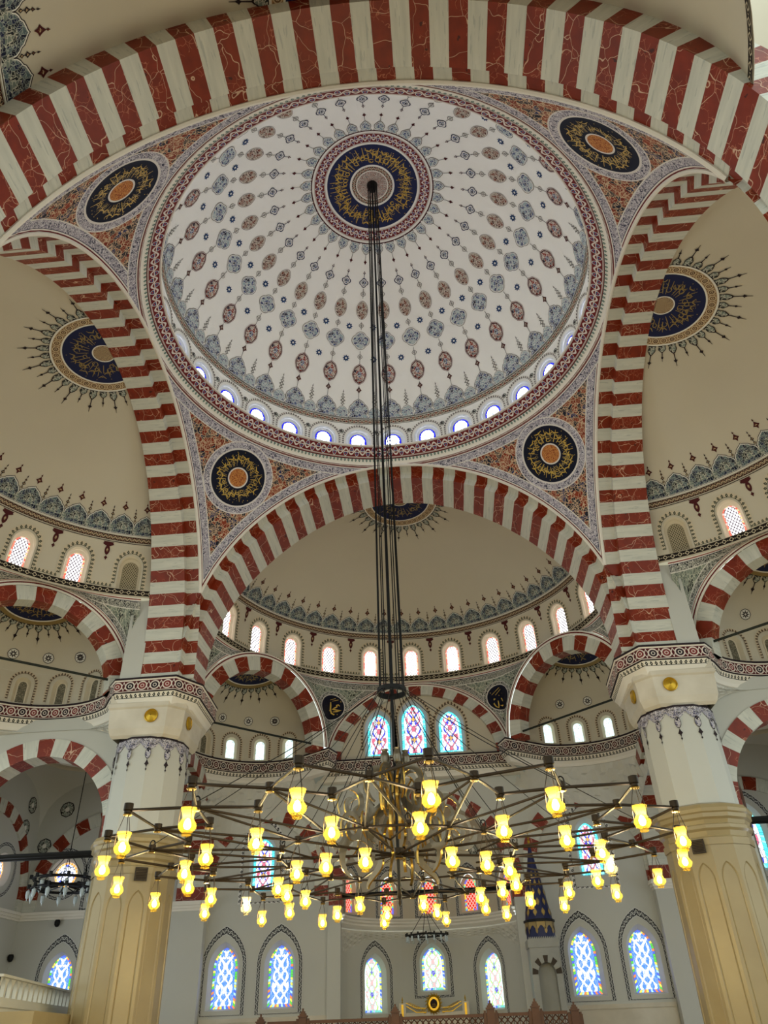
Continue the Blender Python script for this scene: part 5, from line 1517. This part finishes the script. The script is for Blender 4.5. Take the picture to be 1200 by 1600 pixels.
# crown ring, suspension chains, centre pole, hook
b = MB()
zr = 8.33 - CZ
b.rows([[(r * cos(2 * pi * k / 32), r * sin(2 * pi * k / 32), z) for k in range(32)] for r, z in ((.33, zr - .07), (.36, zr - .07), (.36, zr + .07), (.33, zr + .07), (.33, zr - .07))], 0, True)
b.build('crown_ring', ['black_iron'], chan)
zt = 30.25 - CZ
for k in range(12):
    a = 2 * pi * (k + .3) / 12; r0, r1 = (.33, .20) if k % 3 else (.30, .10)
    b = MB(); b.tube([(r0 * cos(a), r0 * sin(a), zr), ((r0 + r1) / 2 * cos(a), (r0 + r1) / 2 * sin(a), (zr + zt) / 2), (r1 * cos(a), r1 * sin(a), zt)], .016, 5); b.build('suspension_chain', ['black_iron'], chan)
b = MB(); b.tube([(0, 0, -.75), (0, 0, zt)], .035, 8); b.build('centre_pole', ['black_iron'], chan)
b = MB(); b.lathe([(.001, .12), (.23, .10), (.22, -.02), (.16, -.22), (.10, -.30), (.001, -.32)], 16, (0, 0, zt - .02)); b.build('ceiling_hook', ['black_iron'], chan)
b = MB(); b.lathe([(.001, .15), (.045, .12), (.05, .0), (.02, -.05), (.03, -.12), (.001, -.2)], 10, (0, 0, -.8)); b.build('bottom_finial', ['bronze'], chan)
for k in range(20):
    r, t = (RJ, 18 * k) if k % 2 == 0 else (RN, 18 * k + 9)
    b = MB(); p = Vector(cp(r, t, .08)); q = Vector((.34 * sin(radians(t)), .34 * cos(radians(t)), zr))
    b.tube([tuple(q.lerp(p, i / 8) - Vector((0, 0, .10 * sin(pi * i / 8)))) for i in range(9)], .009, 5); b.build('stay_chain', ['black_iron'], chan)
    b = MB(); b.tube([tuple(p + Vector((.05 * cos(a), 0, .02 + .07 * sin(a)))) for a in [2 * pi * i / 10 for i in range(11)]], .012, 4, 0, False); b.build('chain_link', ['black_iron'], chan)
# centre ornament: tall curling bronze plates set round the pole
def plate(parent, deg, curve, wid, thick, z0, r0, sc=1.0):
    a = radians(deg); u = Vector((sin(a), cos(a), 0)); t = Vector((cos(a), -sin(a), 0)); b = MB()
    def P(x, z, d): return tuple(u * (r0 + x * sc) + t * d + Vector((0, 0, z0 + z * sc)))
    L = []; Rr = []
    for i, q in enumerate(curve):
        p0 = curve[max(0, i - 1)]; p1 = curve[min(len(curve) - 1, i + 1)]; dx, dz = p1[0] - p0[0], p1[1] - p0[1]; l = hypot(dx, dz); w = wid[i] / 2
        L.append((q[0] - dz / l * w, q[1] + dx / l * w)); Rr.append((q[0] + dz / l * w, q[1] - dx / l * w))
    for (A, B_, d0, d1, m) in ((L, Rr, thick, thick, 0), (Rr, L, -thick, -thick, 0), (L, L, -thick, thick, 1), (Rr, Rr, thick, -thick, 1)):
        b.rows([[P(x, z, d0) for x, z in A], [P(x, z, d1) for x, z in B_]], m)
    return b.build('curled_plate', ['smoke_glass', 'brass'], parent)
def scurve(n=16, h=1.5, amp=.42, ph=0.0): return [(amp * sin(2 * pi * (i / n) + ph) + .15, h * i / n) for i in range(n + 1)]
def hook(n=18, r=.42): return [(r * cos(a) + r, r * sin(a) * 1.25) for a in [pi * 1.15 - 1.55 * pi * i / n for i in range(n + 1)]]
def spiral(n=22, r=.30, turns=1.35): return [(r * (1 - .72 * i / n) * cos(2 * pi * turns * i / n - .6) + r, r * (1 - .72 * i / n) * sin(2 * pi * turns * i / n - .6) * 1.15) for i in range(n + 1)]
def fat(n, a, b): return [a + b * sin(pi * i / n) for i in range(n + 1)]
for k in range(9):
    d = 40 * k + 12
    plate(chan, d, scurve(16, 1.25, .26), fat(16, .04, .13), .03, .25, .35)
    plate(chan, d + 20, spiral(22, .36), fat(22, .03, .10), .025, .95, .45 + .35 * (k % 2))
    plate(chan, d + 9, spiral(22, .30), fat(22, .03, .10), .025, .40, 1.05)
    plate(chan, d + 30, hook(18, .30), fat(18, .03, .11), .025, 1.45, .12)
    if k % 3 == 0: plate(chan, d, hook(18, .34), fat(18, .03, .13), .03, -.05, .55)
    if k % 3 == 1: plate(chan, d + 15, scurve(16, .95, .20, 1.4), fat(16, .03, .12), .028, -.55, .55)
for k in range(5):                               # small tulip bowls at the top of the ornament
    a = 2 * pi * k / 5 + .3
    b = MB(); b.lathe([(.01, -.16), (.08, -.12), (.115, -.02), (.10, .08), (.06, .16), (.085, .20)], 10, (.26 * sin(a), .26 * cos(a), 2.05)); b.build('tulip_bowl', ['smoke_glass'], chan)
    b = MB(); b.tube([(.26 * sin(a), .26 * cos(a), 1.9), (.2 * sin(a), .2 * cos(a), 1.6), (.03 * sin(a), .03 * cos(a), 1.4)], .016, 5); b.build('tulip_stem', ['brass'], chan)
for k in range(6):                               # crescents
    a = 60 * k + 20; n = 18; plate(chan, a, [(.30 * cos(q), .30 * sin(q)) for q in [-1.15 * pi + 1.3 * pi * i / n for i in range(n + 1)]], [.02 + .12 * sin(pi * i / n) for i in range(n + 1)], .02, .25 + .2 * (k % 2), 1.45)

# ------------------------------------------------------------------ small chandeliers
def small_chandelier(loc, r, n, top, label, tiers=2, bells=True):
    root = tag(empty('chandelier', loc), label, 'chandelier')
    b = MB()
    for z in ([0, .34] if tiers == 2 else [0]):
        for rr in (r, r * .8):
            b.tube([(rr * cos(2 * pi * k / 24), rr * sin(2 * pi * k / 24), z) for k in range(25)], .03 * r, 5, 0, False)
    b.build('ring', ['black_iron'], root)
    for k in range(n):
        a = 2 * pi * k / n
        b = MB(); b.tube([(.2 * r * cos(a), .2 * r * sin(a), .1), (r * cos(a), r * sin(a), 0)], .022 * r, 4)
        for z in ([0, .34] if tiers == 2 else [0]):
            c = (1.04 * r * cos(a), 1.04 * r * sin(a), z); b.box(c[0] - .04 * r, c[0] + .04 * r, c[1] - .04 * r, c[1] + .04 * r, c[2] - .03, c[2] + .10 * r)
        b.build('arm', ['black_iron'], root)
        if bells:
            for z in ([0, .34] if tiers == 2 and k % 2 == 0 else [0]):
                rr = r * (1.04 if z == 0 else .82); b = MB(); c = (rr * cos(a), rr * sin(a), z - .10)
                b.lathe([(.001, .04), (.012, .04), (.05, 0), (.085, -.03), (.082, -.16), (.055, -.26), (.02, -.30), (.012, -.36), (.001, -.37)], 8, c)
                b.build('bell_glass', ['lamp_bell'], root)
        else:
            b = MB(); c = (r * cos(a), r * sin(a), -.05); b.lathe([(.03, .0), (.045, -.05), (.03, -.12), (.05, -.2), (.001, -.22)], 7, c); b.build('bell_glass', ['lamp_bell'], root)
    b = MB()
    for q in range(4):
        a = 2 * pi * q / 4 + .3; b.tube([(r * .8 * cos(a), r * .8 * sin(a), .05), (0, 0, r * .95 + .2)], .014, 4)
    b.tube([(0, 0, r * .95 + .2), (0, 0, top - loc[2])], .018, 5); b.lathe([(.001, .08), (.05, .0), (.001, -.08)], 8, (0, 0, r * .95 + .2)); b.build('suspension_rod', ['black_iron'], root)
small_chandelier((-14.2, 14.0, 6.45), 1.2, 12, 12.2, 'black ring chandelier with unlit white glass bells, in the left corner room behind the pier')
small_chandelier((-.13, 21.5, 4.95), .92, 16, 10.1, 'small dark wheel chandelier hanging in front of the middle apse window', 1, False)

# ------------------------------------------------------------------ pulpit tower with navy cone
px, py = 4.75, 18.7
mbar = tag(empty('pulpit', (px, py, 0)), 'tall grey marble pulpit tower with a navy and gold conical spire, right of the apse', 'pulpit')
def oc(r, z, n=8): return [(r * sin(2 * pi * (k + .5) / n), r * cos(2 * pi * (k + .5) / n), z) for k in range(n)]
b = MB(); w = .60
Fm = lambda u, v, d: (u, -w + d, v)
hole_bay(b, Fm, -w, w, 0, 4.05, arch_outline(.36, .6, 3.1, .35), 0, 2)
strip(b, Fm, arch_outline(.36, .6, 3.1, .35), arch_outline(.36, .6, 3.1, .35), 0, .5)
for (x0, x1, y0, y1) in ((-w, -w, -w, w), (w, w, -w, w)): b.grid(lambda a, t: (x0, -w + 2 * w * a, 4.05 * t), 1, 1)
b.grid(lambda a, t: (-w + 2 * w * a, w, 4.05 * t), 1, 1); b.box(-w - .04, w + .04, -w - .04, w + .04, 4.05, 4.35); b.grid(lambda a, t: (-.36 + .72 * a, -.12, .6 + 3.1 * t), 1, 1)
b.build('tower', ['grey_marble'], mbar, 20)
for k in range(9):                               # dark and light stones round the niche head
    a0, a1 = pi * k / 9, pi * (k + 1) / 9; b = MB(); r0, r1 = .37, .60
    P = lambda r, a, d: (r * cos(a), -w - d, 3.12 + r * sin(a) * 1.1)
    b.rows([[P(r0, a0, .0), P(r1, a0, .0), P(r1, a1, .0), P(r0, a1, .0)], [P(r0, a0, .03), P(r1, a0, .03), P(r1, a1, .03), P(r0, a1, .03)]], 0, True); b.poly([P(r0, a0, .03), P(r1, a0, .03), P(r1, a1, .03), P(r0, a1, .03)])
    o = b.build('niche_stone', ['grille' if k % 2 == 0 else 'grey_marble'], mbar, 0)
b = MB()
for k in range(16):
    x = -w + 2 * w * (k + .5) / 16; b.poly([(x - .037, -w - .04, 4.35), (x + .037, -w - .04, 4.35), (x, -w - .04, 4.45)]); b.poly([(x - .037, -w + .0, 4.35), (x + .037, -w + .0, 4.35), (x, -w + .0, 4.45)])
b.build('crest', ['grey_marble'], mbar, 0)
b = MB(); b.rows([oc(.60, 4.36, 10), oc(.585, 5.0, 10)], 0, True); b.build('cone_skirt', ['blue_cone'], mbar, 10)
b = MB()
for i in range(10):
    a = 2 * pi * (i + 1) / 10; q = .592 * cos(pi / 10)
    f = lambda x, y: (q * sin(a) + x * cos(a), q * cos(a) - x * sin(a), y)
    f2 = lambda x, y: tuple(Vector(f(x, y)) + Vector((sin(a), cos(a), 0)) * .02)
    b.rows([[f2(-.18 + .36 * k / 8, 5.0) for k in range(9)], [f2(-.18 + .36 * k / 8, 4.86 - .16 * abs(cos(pi * k / 8)) ** 2) for k in range(9)]])
    layered(b, lambda x, y: f2(x - .18, y), oval(.12, .26, 0, 0, .3, 10, 4.68), [(1, 0)], (0, 4.68))
b.build('gold_skirt_ornament', ['gold_dark'], mbar, 0)
b = MB(); b.rows([oc(.66, 4.99, 10), oc(.66, 5.08, 10), oc(.58, 5.10, 10)], 0, True); b.build('cone_ledge', ['black_iron'], mbar, 10)
b = MB(); b.rows([oc(.575, 5.1, 10), oc(.30, 6.7, 10), oc(.12, 7.6, 10), oc(.03, 8.1, 10)], 0, True); b.build('cone', ['blue_cone'], mbar, 10)
b = MB()
for j, z in enumerate((5.35, 5.75, 6.12, 6.48, 6.82)):
    for i in range(10):
        a = 2 * pi * (i + (1 if j % 2 else .5)) / 10; rr = .575 - (z - 5.1) * .172; q = rr * (cos(pi / 10) if j % 2 else 1.0) + .02
        f = lambda x, y: ((q - y * .17) * sin(a) + x * cos(a), (q - y * .17) * cos(a) - x * sin(a), z + y)
        layered(b, f, oval(.15 * rr / .5, .28, 4, .12, .3, 14), [(1, 0), (.55, 1), (.3, 0)])
b.build('gold_cone_ornament', ['gold_dark', 'gold'], mbar, 0)
b = MB(); b.lathe([(.001, .5), (.02, .45), (.015, .3), (.05, .22), (.015, .14), (.07, .05), (.03, -.05), (.001, -.06)], 10, (0, 0, 8.15)); b.build('finial', ['gilt'], mbar)

# ------------------------------------------------------------------ wooden screen
scr = tag(empty('screen', (0, 8.0, 0)), 'brown wooden lattice screen with pointed posts, along the bottom edge of the photograph', 'screen')
posts = [(-4.62, 1.94), (-3.40, 2.04), (-.74, 2.06), (1.96, 2.06), (3.22, 2.06), (4.30, 1.95)]
for x, h in posts:
    b = MB(); w = .11
    b.box(x - w, x + w, -.1, .1, 0, h - .16)
    for (e, z0, z1) in ((.02, h - .16, h - .12), (-.02, h - .12, h - .07), (-.05, h - .07, h - .02), (-.085, h - .02, h + .05)): b.box(x - w - e, x + w + e, -.1 - e, .1 + e, z0, z1)
    for sg in (-1, 1):
        b.box(x + sg * (w + .05) - .05, x + sg * (w + .05) + .05, -.05, .05, 0, h - .24); b.box(x + sg * (w + .05) - .03, x + sg * (w + .05) + .03, -.03, .03, h - .24, h - .19)
    b.build('post', ['wood'], scr, 20)
for (x0, _), (x1, _) in zip(posts[:-1], posts[1:]):
    b = MB(); a, c = x0 + .2, x1 - .2
    b.box(a, c, -.05, .05, 1.72, 1.80); b.build('rail', ['wood'], scr, 20); b = MB(); b.box(a, c, -.05, .05, .1, .22); b.build('rail', ['wood'], scr, 20)
    b = MB(); n = max(2, round((c - a) / .16)); s = (c - a) / n
    for i in range(n):
        for j in range(9):
            x, z = a + s * i, .22 + j * .1667
            b.tube([(x, 0, z), (x + s, 0, z + .1667)], .014, 4, 0, False); b.tube([(x + s, 0, z), (x, 0, z + .1667)], .014, 4, 0, False)
    for i in range(n): b.tube([(a + s * (i + .5), 0, .22), (a + s * (i + .5), 0, 1.72)], .01, 4, 0, False)
    b.build('lattice', ['wood'], scr)

# ------------------------------------------------------------------ gilded crest over the prayer niche
cr = tag(empty('gilded_crest', (-.02, 22.6, 0)), 'gilded openwork crest with an oval badge, below the middle apse window behind the screen', 'crest')
b = MB(); rows = []
Q = lambda x, z, y=0: (x, y, z)
b.lathe([(.001, .0), (.30, 0), (.32, .03), (.27, .06), (.24, .03), (.001, .03)], 24, (0, 0, 0))
for v in range(len(b.v)): x, y, z = b.v[v]; b.v[v] = (x, -z, 2.36 + y * 1.1)
b.build('oval_badge', ['gilt'], cr)
b = MB(); b.lathe([(.001, .05), (.15, .05), (.16, .07), (.001, .07)], 20, (0, 0, 0))
for v in range(len(b.v)): x, y, z = b.v[v]; b.v[v] = (x, -z, 2.36 + y * 1.1)
b.build('dark_badge_field', ['ink'], cr)
b = MB(); b.tube([(-.08, -.09, 2.30), (-.03, -.09, 2.36), (0, -.09, 2.29), (.03, -.09, 2.36), (.08, -.09, 2.30)], .012, 5)
b.tube([(-.09, -.09, 2.26), (.09, -.09, 2.26)], .012, 5); b.build('badge_script', ['gold'], cr)
b = MB()
for k in range(18):
    a = 2 * pi * k / 18; b.tube([(.30 * cos(a), 0, 2.36 + .33 * sin(a)), (.38 * cos(a + .1), 0, 2.36 + .41 * sin(a + .1)), (.36 * cos(a + .25), 0, 2.36 + .39 * sin(a + .25))], [.03, .02, .008], 5)
for sg in (-1, 1):
    for k in range(9):
        x = sg * (.42 + .085 * k); z = 2.08 + .035 * k
        b.tube([(x + .07 * cos(t) * sg, 0, z + .07 * sin(t)) for t in [i * .6 for i in range(10)]], .014, 5)
    b.tube([(sg * .36, 0, 2.05), (sg * .8, 0, 2.06), (sg * 1.25, 0, 2.3)], .022, 6); b.tube([(sg * .36, 0, 2.2), (sg * .8, 0, 2.22), (sg * 1.25, 0, 2.42)], .018, 6)
b.build('scrollwork', ['gilt'], cr)
for sg in (-1, 1):
    b = MB(); b.box(sg * 1.42 - .15, sg * 1.42 + .15, -.05, .05, 0, 2.42); b.build('side_pier', ['pale_marble'], cr, 20)
    b = MB(); b.box(sg * 1.42 - .05, sg * 1.42 + .05, -.07, -.05, 1.9, 2.36); b.lathe([(.06, .0), (.02, .06), (.04, .1), (.001, .26)], 8, (sg * 1.42, 0, 2.42)); b.build('gilt_side_ornament', ['gilt'], cr)
b = MB(); b.box(-1.3, 1.3, .02, .14, 0, 2.05); b.build('niche_top', ['pale_marble'], cr, 20)

# ------------------------------------------------------------------ marble balustrade in the left aisle
p0, p1 = Vector((-10.35, 3.6, 0)), Vector((-13.4, 15.6, 0)); dv = (p1 - p0); LN = dv.length; dv.normalize(); nv = Vector((dv.y, -dv.x, 0))
bal = tag(empty('balustrade', tuple(p0)), 'pale marble balustrade of upright balusters on a moulded gallery edge, bottom left corner', 'balustrade')
def BT(s, d, z): return tuple(dv * s + nv * d + Vector((0, 0, z)))
def slab(nm, d0, d1, z0, z1, m='white', s0=0, s1=LN):
    b = MB(); b.box(s0, s1, d0, d1, z0, z1, 0, BT); return b.build(nm, [m], bal, 20)
slab('handrail', -.10, .10, 2.92, 2.98); slab('kerb', -.10, .10, 2.40, 2.47); slab('moulding', -.22, .16, 2.28, 2.40); slab('moulding', -.16, .12, 2.18, 2.28); slab('gallery_edge', -.12, 1.0, 0, 2.18, 'shaft')
nb = 19; step = LN / nb; proto = None
for k in range(nb):
    if proto is None:
        b = MB(); o = arch_outline(.24, .03, .20)
        for d in (-.05, .05): hole_bay(b, lambda u, v, _d, d=d: BT(u, d, 2.47 + v), -step / 2, step / 2, 0, .46, o, 0, 1)
        strip(b, lambda u, v, d: BT(u, d, 2.47 + v), o, o, -.05, .05); proto = b.build('baluster_panel', ['white'], bal, 20); o_ = proto
    else: o_ = dup(proto, bal)
    o_.location = dv * (step * (k + .5))
# ------------------------------------------------------------------ security cameras
for i, (x, z, lab) in enumerate(((-17.17, 6.02, 'tiny black camera high on the corner room wall, over the stained window'), (-19.05, 4.7, 'black camera in the far left corner, above the balustrade'))):
    r = tag(empty('security_camera', (x, YW, z)), lab, 'camera')
    b = MB(); b.lathe([(.001, .1), (.1, .1), (.13, .02), (.12, -.1), (.07, -.18), (.001, -.2)], 12, (0, -.22, 0)); b.build('housing', ['black_iron'], r)
    b = MB(); b.tube([(0, .0, .06), (0, -.22, .06)], .03, 6); b.build('bracket', ['white'], r)
